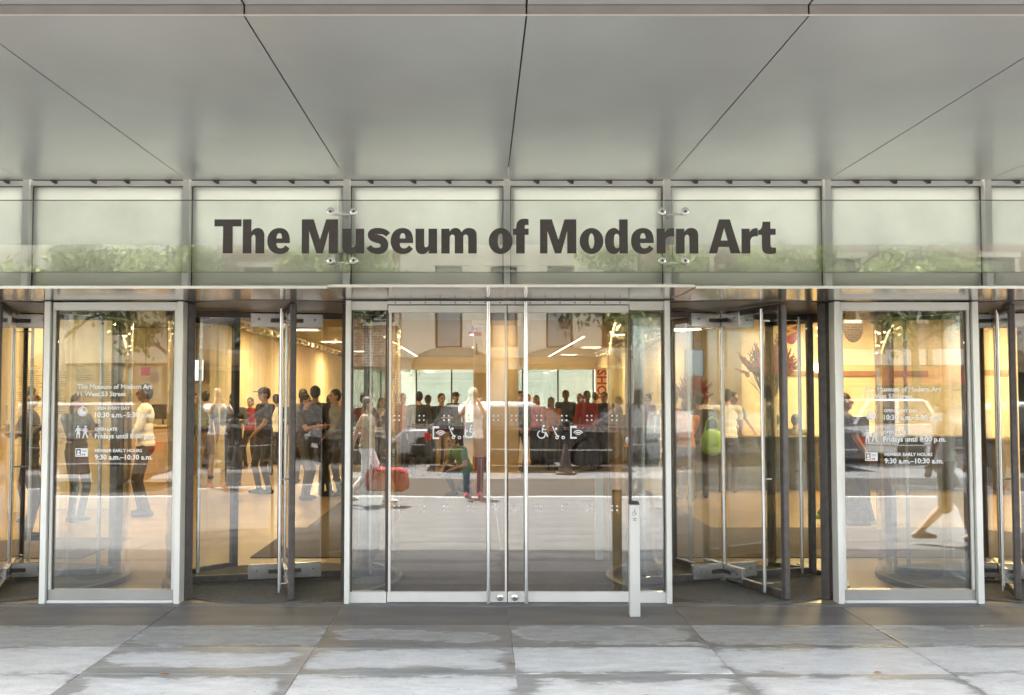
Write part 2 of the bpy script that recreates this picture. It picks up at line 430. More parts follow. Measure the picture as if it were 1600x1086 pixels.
Z_LEDGE, Z_SOF = 2.47, 3.442
xs = [MID + BAY * k for k in range(-HALF_BAYS, HALF_BAYS + 1)]
mull_me = pane_me = clip_me = None
for k, x in enumerate(xs):
    if mull_me is None: o = MB().box(-.027, .027, -.05, .085, Z_LEDGE - .02, Z_SOF + .01).build('mullion', MULLION, bld, bevel=.003); mull_me = o.data
    else: o = link('mullion', mull_me, bld)
    o.location = (x, 0, 0)
    gk = MB()
    for s in (-1, 1):
        a, b = sorted((s * .0273, s * .0347)); gk.box(x + a, x + b, .02, .084, Z_LEDGE, 3.40); a, b = sorted((s * .0348, s * .062)); gk.box(x + a, x + b, .0455, .084, Z_LEDGE, 3.40)
    gk.build('gasket', BRONZE, bld)  # strips behind the pane edges added to block light from the void
    if k < len(xs) - 1:
        MB().box(x + .063, x + BAY - .063, .0455, .0835, 3.378, 3.4015).build('gasket', BRONZE, bld); MB().box(x + .036, x + BAY - .036, .02, .0453, 3.3955, 3.4015).build('gasket', BRONZE, bld)
        if pane_me is None: o = MB().box(.035, BAY - .035, .03, .045, Z_LEDGE + .0, 3.395).build('frosted_pane', frit_m, bld); pane_me = o.data
        else: o = link('frosted_pane', pane_me, bld)
        o.location = (x, 0, 0)
        o = MB().box(x + .0275, x + BAY - .0275, -.02, .084, 3.402, 3.440).build('head_channel', MULLION, bld)
        for q, f in enumerate((.16, .40, .64, .87)):
            if clip_me is None:
                cm = MB().prism([(-.028, 3.438), (.028, 3.438), (.028, 3.412), (.008, 3.412)], -.05, -.022); o = cm.build('channel_clip', BRONZE, bld); clip_me = o.data
            else: o = link('channel_clip', clip_me, bld)
            o.location = (x + BAY * f + rnd.uniform(-.03, .03), 0, 0)
VOID = mat('fill_void_paint', (.75, .75, .72), .8, 0, .03, 1)
MB().box(xs[0], xs[-1], 2.0, 2.05, 2.605, Z_SOF + .2).build('void_back', VOID, bld)
MB().box(xs[0], xs[-1], .126, 1.999, Z_SOF + .18, Z_SOF + .2).build('void_top', VOID, bld)
MB().box(xs[0], xs[-1], .05, 1.999, 2.602, 2.612).build('void_floor', VOID, bld)
MB().box(xs[0], xs[-1], .046, .06, Z_LEDGE - .001, 2.601).build('void_sill', BRONZE, bld)
for k in range(7):          # tubes and area lights added behind the frosted glass to brighten the band
    lx = xs[0] + (xs[-1] - xs[0]) * (k + .5) / 7
    tb = MB().box(lx - 1.1, lx + 1.1, 1.2, 1.26, 3.50, 3.54).build('added_tube', mat('added_tube_glow', (.9, .9, .85), .5, 0, .01, emit=(1, .97, .88, 2)), bld)
    d = bpy.data.lights.new('band_fill_light', 'AREA'); d.shape = 'RECTANGLE'; d.size = 2.3; d.size_y = .5; d.energy = VOID_W; d.color = (1, .985, .93)
    lo = bpy.data.objects.new('band_fill_light', d); COL.objects.link(lo); lo.parent = bld; lo.location = (lx, 1.75, 3.1); lo.rotation_euler = (R(-90), 0, 0)
# glass strip standing in front of the mullions, in lengths joined by steel fittings
SG_Y = -.25
zt, zb = W(800, 313, SG_Y)[1], W(800, 425, SG_Y)[1]
seams = [xs[0], W(553, 370, SG_Y)[0] - .13, W(1051, 370, SG_Y)[0], xs[-1]]
for a, b in zip(seams[:-1], seams[1:]):
    MB().box(a + .003, b - .003, SG_Y - .006, SG_Y + .006, zb, zt).build('sign_glass', SIGNGLASS, bld)
    for zz in (zb, zt):
        MB().box(a + .003, b - .003, SG_Y - .0065, SG_Y + .0065, zz - .0035, zz - .0002 if zz == zb else zz + .003).build('glass_edge', mat('glass_edge_green', (.12, .15, .13), .3, 0, .05), bld)
for px0, px1, mx in ((517, 553, -1.104), (1034, 1070, 1.525)):
    for py in (330.5, 407.5):
        ft = MB()
        xa, z = W(px0, py, SG_Y); xb, _ = W(px1, py, SG_Y)
        ft.cyl((xa, SG_Y + .05, z - .014), (xb, SG_Y + .05, z - .014), .0105, n=10)
        ft.cyl((mx, SG_Y + .05, z - .014), (mx, -.05, z - .014), .016)
        f = ft.build('glass_fitting', STEEL, bld, smooth=True)
        for x in (xa, xb):
            b_ = MB(); b_.lathe([(.0, 0), (.028, 0), (.031, .004), (.031, .012), (.026, .016), (.010, .016), (.009, .012), (.001, .012)], n=20)
            o = b_.build('disc_bolt', STEEL, f, smooth=True); o.location = (x, SG_Y - .006, z); o.rotation_euler = (R(90), 0, 0)
            MB().cyl((x, SG_Y + .006, z), (x, SG_Y + .05, z - .012), .012).build('bolt_shank', STEEL, f)
            o = MB().cyl((x, SG_Y - .024, z), (x, SG_Y - .018, z), .008).build('bolt_socket', BRONZE, f)
# ledge over the doors, in three plates
for a, b, z0, nm in ((-13, -1.113, 2.447, 'steel_ledge'), (-1.105, 1.541, 2.457, 'steel_ledge'), (1.549, 13, 2.447, 'steel_ledge')):
    MB().box(a, b, -1.0, -.052, z0, z0 + .016).build(nm, LEDGE, bld)
    MB().box(a, b, -1.004, -1.0005, z0 - .001, z0 + .019).build('ledge_nosing', ALU, bld)
MB().box(-13, 13, -.0515, .4, 2.4500, 2.468).build('ledge_root', BRONZE, bld)
# wall above the canopy, roof over the lobby and plain side walls
stone = mat('dark_cladding', (.10, .10, .10), .5, 0, .15, 2)
MB().box(-34, 34, .125, .40, Z_SOF + .25, 22).build('upper_wall', mat('upper_bounce_cladding', (.72, .70, .66), .5, 0, .06, 1), bld)  # unseen wall made tall and pale to bounce sunlight across the street
MB().box(xs[0], xs[-1], .086, .12, 3.402, Z_SOF + .24).build('light_leak_block', BRONZE, bld)  # unseen box added to stop void light leaking over the head
for a, b in ((-16, -9.1), (9.3, 16)):
    MB().box(a, b, .0, .35, -.05, 2.4495).build('side_wall', stone, bld)
for a, b in ((-9.1, MID - 5.135), (MID + 5.135, 9.3)):
    MB().box(a, b, .02, .034, .09, 2.40).build('side_window', DOORGLASS, bld)
    MB().box(a, b, -.01, .06, .0, .09).build('side_window_rail', ALU, bld)
    MB().box(a, b, -.01, .06, 2.40, 2.449).build('side_window_rail', ALU, bld)

# ------------------------------------------------------------------ canopy overhead
cpy = thing('entrance_canopy', 'wide grey metal canopy of large soffit panels over the entrance', 'canopy')
pan_me = out_me = fas_me = None
for k in range(-HALF_BAYS, HALF_BAYS):
    x = MID + BAY * k
    if pan_me is None:
        o = MB().box(.004, BAY - .004, -3.655, -.055, 0, .004).build('soffit_panel', SOFFIT, cpy); pan_me = o.data
        fo = MB().box(.004, BAY - .004, -3.66, -3.656, 0.001, .052).build('step_panel', mat('step_metal', (.42, .38, .36), .45, .5, .12, 3), cpy); fas_me = fo.data
    else: o = link('soffit_panel', pan_me, cpy); fo = link('step_panel', fas_me, cpy)
    o.location = fo.location = (x, 0, Z_SOF); 
    for q in (o, fo): q.rotation_euler = (0, 0, 0)
    if out_me is None: oo = MB().box(.005, BAY - .005, -4.4, -3.665, 0, .004).build('edge_panel', SOFFIT, cpy); out_me = oo.data
    else: oo = link('edge_panel', out_me, cpy)
    oo.location = (x + (.0 if k != 2 else .0), 0, Z_SOF + .052)
MB().box(-9.2, 9.6, -4.38, -.05, Z_SOF + .10, Z_SOF + .34).build('canopy_core', mat('core_grey', (.16, .15, .14), .7, 0, .1, 2), cpy)
MB().box(-9.2, 9.6, -4.42, -4.403, Z_SOF + .05, Z_SOF + .38).build('fascia', ALU, cpy, bevel=.004)
MB().box(-9.2, 9.6, -3.667, -3.6605, Z_SOF + .0, Z_SOF + .006).build('drip_edge', ALU, cpy)

# ------------------------------------------------------------------ the sign
def glyph(ch, w):
    s = .275; xh = .725
    if ch == 'T': return [[(0, 1), (w, 1), (w, .795), (w / 2 + .14, .795), (w / 2 + .14, 0), (w / 2 - .14, 0), (w / 2 - .14, .795), (0, .795)]]
    if ch in 'hn':
        top = 1 if ch == 'h' else xh
        return [path((0, 0), (0, top), (.245, top), (.245, .63), ('c', (.29, .71), (.36, .745), (.44, .745)), ('c', (w - .06, .745), (w, .66), (w, .50)), (w, 0), (w - .255, 0), (w - .255, .43),
                     ('c', (w - .255, .52), (w - .285, .55), (.335, .55)), ('c', (.29, .55), (.25, .51), (.25, .44)), (.25, 0))]
    if ch == 'u':
        return [[(w - x, xh - y) for x, y in p] for p in glyph('n', w)]
    if ch == 'm':
        a = (w - .245) / 2 + .0
        return [path((0, 0), (0, xh), (.24, xh), (.24, .63), ('c', (.28, .71), (.34, .745), (.415, .745)), ('c', (.51, .745), (.57, .70), (.59, .62)), ('c', (.65, .71), (.72, .745), (.80, .745)),
                     ('c', (w - .06, .745), (w, .66), (w, .51)), (w, 0), (w - .25, 0), (w - .25, .45), ('c', (w - .25, .53), (w - .28, .55), (w - .33, .55)), ('c', (w - .40, .55), (w / 2 + .125, .5), (w / 2 + .125, .42)),
                     (w / 2 + .125, 0), (w / 2 - .125, 0), (w / 2 - .125, .45), ('c', (w / 2 - .125, .53), (.36, .55), (.325, .55)), ('c', (.27, .55), (.245, .5), (.245, .43)), (.245, 0))]
    if ch == 'e':
        return [path((w, .305), (.265, .305), ('c', (.265, .20), (.31, .145), (.39, .145)), ('c', (.45, .145), (.49, .17), (.535, .235)), (w - .005, .135), ('c', (.58, .03), (.49, -.018), (.36, -.018)),
                     ('c', (.14, -.018), (0, .13), (0, .36)), ('c', (0, .60), (.14, .745), (.35, .745)), ('c', (.56, .745), (w, .61), (w, .36))),
                path((.265, .435), ('c', (.27, .54), (.30, .595), (.35, .595)), ('c', (.405, .595), (.43, .54), (.43, .435)))]
    if ch == 'o':
        return [arc(w / 2, .363, w / 2, .382, 0, 351, 40), arc(w / 2, .363, w / 2 - .265, .225, 0, 348, 30)]
    if ch == 'd':
        return [path((w, 0), (w, 1), (w - .25, 1), (w - .25, .655), ('c', (w - .30, .715), (.33, .745), (.27, .745)), ('c', (.10, .745), (0, .59), (0, .365)), ('c', (0, .13), (.10, -.018), (.265, -.018)),
                     ('c', (.34, -.018), (w - .28, .02), (w - .24, .08)), (w - .24, 0)),
                path((.262, .365), ('c', (.262, .52), (.29, .575), (.345, .575)), ('c', (.405, .575), (w - .25, .53), (w - .25, .46)), (w - .25, .25), ('c', (w - .25, .18), (.40, .15), (.345, .15)), ('c', (.29, .15), (.262, .21), (.262, .365)))]
    if ch == 's':
        c = path((w - .03, .545), ('c', (.53, .64), (.43, .655), (.32, .655)), ('c', (.20, .655), (.12, .62), (.12, .545)), ('c', (.12, .44), (.30, .43), (.36, .41)), ('c', (.45, .38), (.505, .32), (.50, .22)), ('c', (.49, .11), (.40, .072), (.30, .072)), ('c', (.17, .072), (.10, .10), (.045, .20)))
        n = len(c); wd = [.165 + .075 * math.sin(math.pi * i / (n - 1)) ** 2 for i in range(n)]
        return [ribbon(c, wd)]
    if ch == 'f':
        return [path((.095, 0), (.095, .545), (0, .545), (0, xh), (.095, xh), (.095, .76), ('c', (.095, .93), (.18, 1.02), (.34, 1.02)), ('c', (.39, 1.02), (.43, 1.015), (w, 1.0)), (w, .83), ('c', (.38, .85), (.345, .84), (.345, .775)),
                     (.345, xh), (w, xh), (w, .545), (.345, .545), (.345, 0))]
    if ch == 't':
        return [path((.11, .545), (0, .545), (0, .685), ('c', (.09, .70), (.125, .76), (.135, .93)), (.355, .93), (.355, xh), (w, xh), (w, .545), (.355, .545), (.355, .24), ('c', (.355, .17), (.40, .155), (w, .17)), (w, .005),
                     ('c', (.46, -.01), (.40, -.018), (.345, -.018)), ('c', (.17, -.018), (.11, .05), (.11, .20)))]
    if ch == 'r':
        return [path((0, 0), (0, xh), (.235, xh), (.235, .60), ('c', (.27, .70), (.33, .75), (w, .74)), (w, .50), ('c', (.36, .52), (.25, .48), (.25, .34)), (.25, 0))]
    if ch == 'M':
        return [[(0, 0), (0, 1), (.345, 1), (w / 2 + .005, .40), (w - .345, 1), (w, 1), (w, 0), (w - .265, 0), (w - .265, .66), (w / 2 + .085, 0), (w / 2 - .095, 0), (.215, .66), (.215, 0)]]
    if ch == 'A':
        return [[(0, 0), (.305, 1), (w - .30, 1), (w, 0), (w - .275, 0), (w - .325, .19), (.285, .19), (.235, 0)], [(w / 2 - .005, .76), (.345, .375), (w - .365, .375)]]
LETTERS = [('T', 334.9, 376.9), ('h', 379.5, 412.9), ('e', 417.8, 452.8), ('M', 471.5, 527.9), ('u', 535, 569), ('s', 574, 607.8), ('e', 610.5, 645.5), ('u', 649.2, 682.9), ('m', 689.5, 745), ('o', 763.6, 801), ('f', 801.5, 826),
           ('M', 843.9, 900.5), ('o', 905.7, 942.7), ('d', 945.2, 980.9), ('e', 986, 1021.5), ('r', 1026.2, 1053.3), ('n', 1056.3, 1091), ('A', 1107.6, 1156.5), ('r', 1158.8, 1184), ('t', 1184.8, 1212)]
LY = SG_Y - .0065
cap = W(800, 343, LY)[1] - W(800, 396, LY)[1]
sx, sz = W(335, 396, LY)
sign = thing('museum_sign', 'large dark grey lettering reading The Museum of Modern Art on the glass band', 'sign', (0, LY, sz))
for ch, a, b in LETTERS:
    xa, xb = W(a, 396, LY)[0], W(b, 396, LY)[0]
    wd = (xb - xa) / cap
    sp = [[(x * cap, y * cap) for x, y in p] for p in glyph(ch, wd)]
    me = curve_mesh(sp, .008)
    co = np.empty(len(me.vertices) * 3); me.vertices.foreach_get('co', co); co = co.reshape(-1, 3)
    out = np.stack([co[:, 0], -co[:, 2] - .0045, co[:, 1]], 1); me.vertices.foreach_set('co', out.ravel()); me.update()
    me.materials.append(SIGNPAINT); me.name = 'letter'
    link('letter', me, sign, (xa, 0, 0))

# ------------------------------------------------------------------ revolving doors
RD_Y, RD_R = .93, 1.03
def revolving_door(label, x, front, proto=None):
    t = thing('revolving_door', label, 'revolving door', (x, RD_Y, 0), 0, 'revolving doors of the entrance')
    half = math.asin(.655 / RD_R)
    for s in (0, math.pi):
        a0, a1 = s - math.pi / 2 + half, s + math.pi / 2 - half
        g = MB(); n = 14; v = []
        for r in (RD_R - .006, RD_R + .006):
            for k in range(n + 1):
                a = a0 + (a1 - a0) * k / n
                for z in (.05, 2.36): v.append((r * math.cos(a), r * math.sin(a), z))
        f = []
        for q in range(2):
            for k in range(n):
                i = q * 2 * (n + 1) + 2 * k; f.append((i, i + 2, i + 3, i + 1))
        g.add(v, f).build('drum_glass', WINGGLASS, t, smooth=True)
        for z0, z1, m in ((.0, .05, BRONZE), (2.36, 2.44, BRONZE)):
            b = MB(); v = []
            for r in (RD_R - .03, RD_R + .03):
                for k in range(n + 1):
                    a = a0 + (a1 - a0) * k / n
                    for z in (z0, z1): v.append((r * math.cos(a), r * math.sin(a), z))
            o2 = 2 * (n + 1); f = []
            for k in range(n):
                i = 2 * k
                f += [(i, i + 2, i + 3, i + 1), (o2 + i, o2 + i + 1, o2 + i + 3, o2 + i + 2), (i, o2 + i, o2 + i + 2, i + 2), (i + 1, i + 3, o2 + i + 3, o2 + i + 1)]
            f += [(0, 1, o2 + 1, o2), (2 * n, o2 + 2 * n, o2 + 2 * n + 1, 2 * n + 1)]
            b.add(v, f).build('drum_rail', m, t)
        for a in (a0, a1):
            c = (RD_R * math.cos(a), RD_R * math.sin(a)); u = (math.cos(a), math.sin(a))
            MB().obox(c, u, (-u[1], u[0]), .038, .03, 0, 2.44).build('drum_post', BRONZE, t, bevel=.006)
    MB().lathe([(1.06, 2.441), (1.06, 2.449)], n=40).build('drum_ceiling', BRONZE, t)
    MB().lathe([(.99, .0045), (.99, .012)], n=40).build('floor_disc', mat('drum_mat', (.105, .102, .085), .9, 0, .25, 30), t)
    MB().cyl((0, 0, .012), (0, 0, 2.44), .021, n=14).build('centre_shaft', STEEL, t, smooth=True)
    for q in range(4):
        a = front + q * math.pi / 2
        wf = MB()
        wf.box(.905, .965, -.026, .026, .02, 2.43); wf.box(.05, .904, -.02, .02, .02, .085); wf.box(.05, .904, -.02, .02, 2.375, 2.43)
        wing = wf.build('wing', BRONZE, t, bevel=.008); wing.rotation_euler = (0, 0, a)
        MB().box(.05, .904, -.006, .006, .0855, 2.3745).build('wing_glass', WINGGLASS, wing)
        for z0, z1 in ((.035, .165), (2.29, 2.418)):
            p = MB().box(.03, .325, -.0245, .0245, z0, z1); p.build('hub_plate', STEEL, wing, bevel=.004)
            zc = (z0 + z1) / 2
            hp = MB()
            for sy in (-.0246, .0246):
                hp.box(.03, .145, min(sy, sy * 1.12), max(sy, sy * 1.12), zc - .018, zc + .018); hp.cyl((.25, sy, zc + .01), (.25, sy * 1.2, zc + .01), .008)
            hp.build('hub_lock', BRONZE, wing)
        pb = MB().cyl((.76, -.085, .05), (.76, -.085, 2.40), .0165, n=12).build('push_bar', STEEL, wing, smooth=True)
        st = MB()
        for z in (.12, .98, 2.30): st.cyl((.76, -.085, z), (.76, -.007, z), .008)
        st.build('bar_stud', STEEL, wing)
    return t
revolving_door('revolving door between the left text panel and the glass sliding doors', MID - 1.98, R(-90 + 13.9))
revolving_door('revolving door between the glass sliding doors and the right text panel', MID + 1.98, R(-90 + 18))
revolving_door('revolving door at the far left end, beyond the left text panel', MID - 4.47, R(-90 + 18))
revolving_door('revolving door at the far right end, beyond the right text panel', MID + 4.47, R(-90 - 19.5))
MB().box(-13, 13, .41, 2.15, 2.4505, 2.60).build('door_header_box', BRONZE, bld)

# ------------------------------------------------------------------ pictograms (cut white film)
def disc(cx, cy, r, n=18): return arc(cx, cy, r, r, 0, 360 - 360 / n, n - 1)
def ring(cx, cy, r, th): return [disc(cx, cy, r, 24), disc(cx, cy, r - th, 24)]
def rect(x0, y0, x1, y1): return [(x0, y0), (x1, y0), (x1, y1), (x0, y1)]
PICTO = {
    'phone_wifi': [[(.0, .0), (.50, 0), (.50, .14), (.10, .14), (.10, .84), (.50, .84), (.50, 1), (0, 1)]] + [ribbon(arc(.62, .22, r, r, 35, 145, 12), .075) for r in (.14, .28, .42)],
    'stroller': [ribbon([(.0, 1.0), (.05, .86), (.30, .30), (.52, .22)], .07), [(.14, .72), (.34, .70), (.72, .28), (.40, .26)], disc(.27, .80, .10)] + ring(.34, .12, .13, .06) + ring(.82, .12, .13, .06),
    'wheelchair': [disc(.50, .92, .085), ribbon([(.44, .80), (.40, .46), (.66, .44), (.82, .12)], .11), ribbon([(.46, .66), (.70, .66)], .07)] + [ribbon(arc(.34, .30, .28, .28, 110, 390, 22), .075)],
    'clock': ring(.5, .5, .5, .09) + [[(.5, .5)] + arc(.5, .5, .36, .36, 90, 360, 20), rect(.43, 1.02, .57, 1.14)],
    'dancers': [disc(.20, .92, .08), disc(.78, .92, .08), [(.12, .82), (.28, .82), (.30, .55), (.38, .36), (.06, .36), (.14, .55)], ribbon([(.15, .36), (.10, 0)], .085), ribbon([(.28, .36), (.32, 0)], .085),
                ribbon([(.10, .80), (.0, .52)], .07), ribbon([(.27, .80), (.50, .66)], .07), [(.68, .82), (.86, .82), (.84, .44), (.66, .44)], ribbon([(.70, .46), (.58, .0)], .09), ribbon([(.80, .46), (.96, .02)], .09),
                ribbon([(.70, .80), (.52, .62)], .07), ribbon([(.84, .80), (.98, .52)], .07)],
    'id_card': [rect(0, 0, 1.5, 1), rect(.08, .10, .66, .90), disc(.37, .60, .16), [(.14, .16), (.60, .16), (.56, .36), (.37, .42), (.18, .36)], rect(.78, .74, 1.38, .80), rect(.78, .56, 1.38, .62), rect(.78, .14, .94, .34), rect(1.02, .14, 1.2, .34)],
}
def picto(kind, px, py, hpx, Y, parent, m=None, name=None):
    k = hpx / 1590 * (Y - CAM_Y)
    me = curve_mesh([[(x * k, y * k) for x, y in p] for p in PICTO[kind]], .001)
    x, z = W(px, py, Y); wd = max(max(q[0] for q in p) for p in PICTO[kind]) * k
    co = np.empty(len(me.vertices) * 3); me.vertices.foreach_get('co', co); co = co.reshape(-1, 3)
    out = np.stack([co[:, 0] - wd / 2, -co[:, 2], co[:, 1] - k / 2], 1); me.vertices.foreach_set('co', out.ravel()); me.update()
    me.materials.append(m or WHITEPRINT)
    return link(name or kind + '_pictogram', me, parent, (x, Y, z))
def line(s, px0, px1, py, Y, parent, bold=.018, m=None):
    x0, z = W(px0, py, Y); x1, _ = W(px1, py, Y)
    return stand_up(text_mesh(s, .0008, bold), x1 - x0, x0, z, Y, parent, 'text_line', m or WHITEPRINT)

# ------------------------------------------------------------------ fixed glass panels with the opening hours
def text_panel(label, xa, xb, L, icons):
    t = thing('window_panel', label, 'window panel', (0, 0, 0), 0, 'fixed glass panels with the opening hours')
    MB().box(xa, xa + .048, -.06, .08, 0, 2.441).build('frame_post', ALU, t, bevel=.003)
    MB().box(xb - .048, xb, -.06, .08, 0, 2.441).build('frame_post', ALU, t, bevel=.003)
    a, b = xa + .056, xb - .056
    MB().box(a, b, -.03, .05, 2.372, 2.438).build('top_rail', ALU, t, bevel=.003)
    MB().box(a, b, -.02, .05, .028, .108).build('bottom_rail', brushed('bottom_rail_metal', (.50, .48, .43), .35, .7, (12, 1, 1)), t, bevel=.003)
    MB().box(a, b, -.045, .05, .004, .027).build('sill', ALU, t, bevel=.003)
    MB().box(a, a + .022, -.02, .05, .1085, 2.3715).build('glazing_bead', ALU, t)
    MB().box(b - .022, b, -.02, .05, .1085, 2.3715).build('glazing_bead', ALU, t)
    for x in (a + .0225, b - .0305): MB().box(x, x + .008, .0, .04, .109, 2.371).build('gasket', BRONZE, t)
    MB().box(a + .031, b - .031, .010, .022, .1085, 2.3715).build('glass', DOORGLASS, t)
    for s, p0, p1, py in L: line(s, p0, p1, py, .0085, t, .022)
    for k, px, py, h in icons: picto(k, px, py, h, .0085, t)
T_ = ['The Museum of Modern Art', '11 West 53 Street', 'OPEN EVERY DAY', '10:30 a.m.\u20135:30 p.m.', 'OPEN LATE', 'Fridays until 8:00 p.m.', 'MEMBER EARLY HOURS', '9:30 a.m.\u201310:30 a.m.']
text_panel('tall fixed glass panel with white opening hours, left of the glass sliding doors', -3.557, -2.428,
           [(T_[0], 121, 238, 607.5), (T_[1], 121, 197, 619), (T_[2], 148, 203, 640), (T_[3], 148, 239, 652), (T_[4], 148, 183, 673), (T_[5], 148, 243, 685), (T_[6], 148, 222, 706.5), (T_[7], 148, 238, 718)],
           [('clock', 129, 643, 15), ('dancers', 128, 675, 20), ('id_card', 127.5, 707, 13)])
text_panel('tall fixed glass panel with white opening hours, right of the glass sliding doors', 2.874, 4.046,
           [(T_[0], 1351, 1470, 611.5), (T_[1], 1351, 1427, 622.5), (T_[2], 1381, 1434, 644), (T_[3], 1381, 1472, 656), (T_[4], 1380, 1415, 677.5), (T_[5], 1380, 1478, 690), (T_[6], 1382, 1457, 712.5), (T_[7], 1382, 1474, 724)],
           [('clock', 1361, 649, 15), ('dancers', 1361, 681, 20), ('id_card', 1361.5, 713.5, 13)])

# ------------------------------------------------------------------ the pair of sliding doors in the middle
sd = thing('glass_door', 'pair of steel framed glass doors with tall pull bars and side windows', 'glass doors')
for a, b in ((-1.104, -1.062), (1.494, 1.536)): MB().box(a, b, -.06, .09, 0, 2.449).build('frame_post', ALU, sd, bevel=.003)
for a, b in ((-1.0615, -.768), (1.212, 1.4935)):
    MB().box(a, b, -.02, .05, 2.375, 2.444).build('side_window_head', ALU, sd)
    MB().box(a, b, -.02, .05, .0, .088).build('side_window_rail', ALU, sd)
    MB().box(a, b, .008, .02, .0885, 2.3745).build('side_window', DOORGLASS, sd)
    MB().box(a + .0005, a + .012, .0, .04, .0885, 2.3745).build('gasket', BRONZE, sd); MB().box(b - .012, b - .0005, .0, .04, .0885, 2.3745).build('gasket', BRONZE, sd)
MB().box(-.764, 1.208, .03, .09, 2.415, 2.449).build('track', BRONZE, sd)
tr = MB().box(-.764, 1.208, -.055, -.012, 2.418, 2.444).build('track_cover', ALU, sd)
sc = MB()
for k in range(16): sc.cyl((-.70 + k * .122, -.058, 2.431), (-.70 + k * .122, -.0551, 2.431), .006, n=8)
sc.build('cover_screw', BRONZE, tr)
for xa, xb, hx, hinge in ((-.760, .207, .057, -1), (.2145, 1.205, .361, 1)):
    lf = MB().box(xa, xb, -.025, .02, .008, .09)
    leaf = lf.build('door_leaf', ALU, sd, bevel=.003)
    MB().box(xa, xb, -.025, .02, 2.352, 2.412).build('top_rail', ALU, leaf, bevel=.003)
    MB().box(xa + .002, xb - .002, -.009, .003, .0905, 2.3515).build('leaf_glass', DOORGLASS, leaf)
    mx = xb if hinge < 0 else xa
    if hinge < 0: MB().box(mx - .016, mx - .001, -.024, .018, .0905, 2.3515).build('meeting_stile', ALU, leaf)
    else: MB().box(mx + .0005, mx + .005, -.02, .018, .0905, 2.3515).build('meeting_stile', BRONZE, leaf)
    ex = xa if hinge < 0 else xb
    MB().box(min(ex, ex - hinge * .006), max(ex, ex - hinge * .006), -.024, .018, .0905, 2.3515).build('edge_seal', BRONZE, leaf)
    if hinge < 0: MB().box(xa + .0065, xa + .024, -.022, .016, .0905, 2.3515).build('hinge_stile', ALU, leaf)
    MB().cyl((hx, -.085, .01), (hx, -.085, 2.435), .0155, n=14).build('pull_bar', STEEL, leaf, smooth=True)
    s2 = MB()
    for z in (.13, 1.0, 2.28): s2.cyl((hx, -.085, z), (hx, -.0095, z), .008)
    s2.build('bar_stud', STEEL, leaf)
    kx = mx + (hinge * .055)
    lk = MB().lathe([(.001, 0), (.026, 0), (.026, .012), (.018, .018), (.001, .018)], n=16).build('lock', STEEL, leaf, smooth=True); lk.location = (kx, -.0255, .048); lk.rotation_euler = (R(90), 0, 0)
    MB().cyl((kx, -.046, .048), (kx, -.0436, .048), .007, n=10).build('lock_slot', BRONZE, leaf)
    dots = MB()
    for pz in (653, 794):
        for k in range(5):
            px = (620 + k * 38.7) if hinge < 0 else (803 + k * 39.3)
            for ddx in (-3.6, 3.6):
                for ddz in (-3.4, 3.4):
                    x, z = W(px + ddx, pz + ddz, -.0095); dots.cyl((x, -.0106, z), (x, -.0094, z), .0068, n=8)
    dots.build('marker_dots', WHITEPRINT, leaf)['kind'] = 'stuff'
    for k, px, py in ((('phone_wifi', 686, 676), ('stroller', 711, 676), ('wheelchair', 735, 674)) if hinge < 0 else (('wheelchair', 848, 674.5), ('stroller', 873, 676), ('phone_wifi', 901, 675.5))):
        picto(k, px, py, 20 if k != 'wheelchair' else 21, -.0105, leaf)

# ------------------------------------------------------------------ push button post beside the doors
def door_post(label, x, y):
    t = thing('button_post', label, 'door post', (x, y, 0), 0, 'posts with a door button')
    MB().box(-.039, .039, -.039, .039, .003, .845).build('shaft', brushed('post_steel', (.66, .645, .58), .42, .5, (.02, .02, .3)), t, bevel=.003)
    MB().add([(x_, y_, z_) for (x_, y_, z_) in ((-.039, -.039, .8455), (.039, -.039, .8455), (.039, .039, .8455), (-.039, .039, .8455), (-.039, -.039, .849), (.039, -.039, .849), (.039, .039, .868), (-.039, .039, .868))],
             [(3, 2, 1, 0), (4, 5, 6, 7), (0, 1, 5, 4), (1, 2, 6, 5), (2, 3, 7, 6), (3, 0, 4, 7)]).build('sloped_cap', BRONZE, t)
    return t
bp = door_post('pale steel post with a wheelchair sign in front of the right glass door', 1.165, -.50)
pm = mat('dark_print', (.16, .155, .15), .5, 0, .05)
k = .05
me = curve_mesh([[(x * k, y * k) for x, y in p] for p in PICTO['wheelchair']], .001)
stand_up(me, .036, -.020, .765, -.0398, bp, 'wheelchair_mark', pm, height=.048)
for q, (a, b) in enumerate(((-.014, .014), (-.011, .011))): MB().box(a, b, -.0402, -.0392, .738 - q * .012, .744 - q * .012).build('small_print', pm, bp)
door_post('pale steel post standing on the mat behind the right glass door', 1.20, 2.1)
# ------------------------------------------------------------------ the lobby behind the glass
CEIL = 3.25
FLOORM = mat('lobby_floor_stone', (.30, .21, .115), .32, 0, .10, 1.2, spec=.45)
CREAM = mat('cream_wall', (.75, .63, .42), .7, 0, .03, 1)
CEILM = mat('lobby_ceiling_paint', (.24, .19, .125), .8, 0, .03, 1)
MATM = mat('entrance_matting', (.085, .066, .052), .95, 0, .25, 60)
struct(MB().box(-18, 18, -.0185, 34, -.30, .0), 'lobby_floor', FLOORM)
struct(MB().box(-2.38, 8.5, 2.25, 4.6, .0005, .011), 'entrance_mat', MATM)
struct(MB().box(-1.30, 1.75, .02, 2.246, .0005, .011), 'entrance_mat', MATM)
struct(MB().box(-2.2, 2.9, 4.604, 15.5, .0005, .011), 'lobby_carpet', mat('lobby_carpet_pile', (.075, .055, .042), .95, 0, .2, 40))
struct(MB().box(-6.6, -4.1, 2.2, 3.7, .0005, .011), 'entrance_mat', MATM)
struct(MB().box(-18, 18, 2.16, 34.3, CEIL, CEIL + .2), 'lobby_ceiling', CEILM)
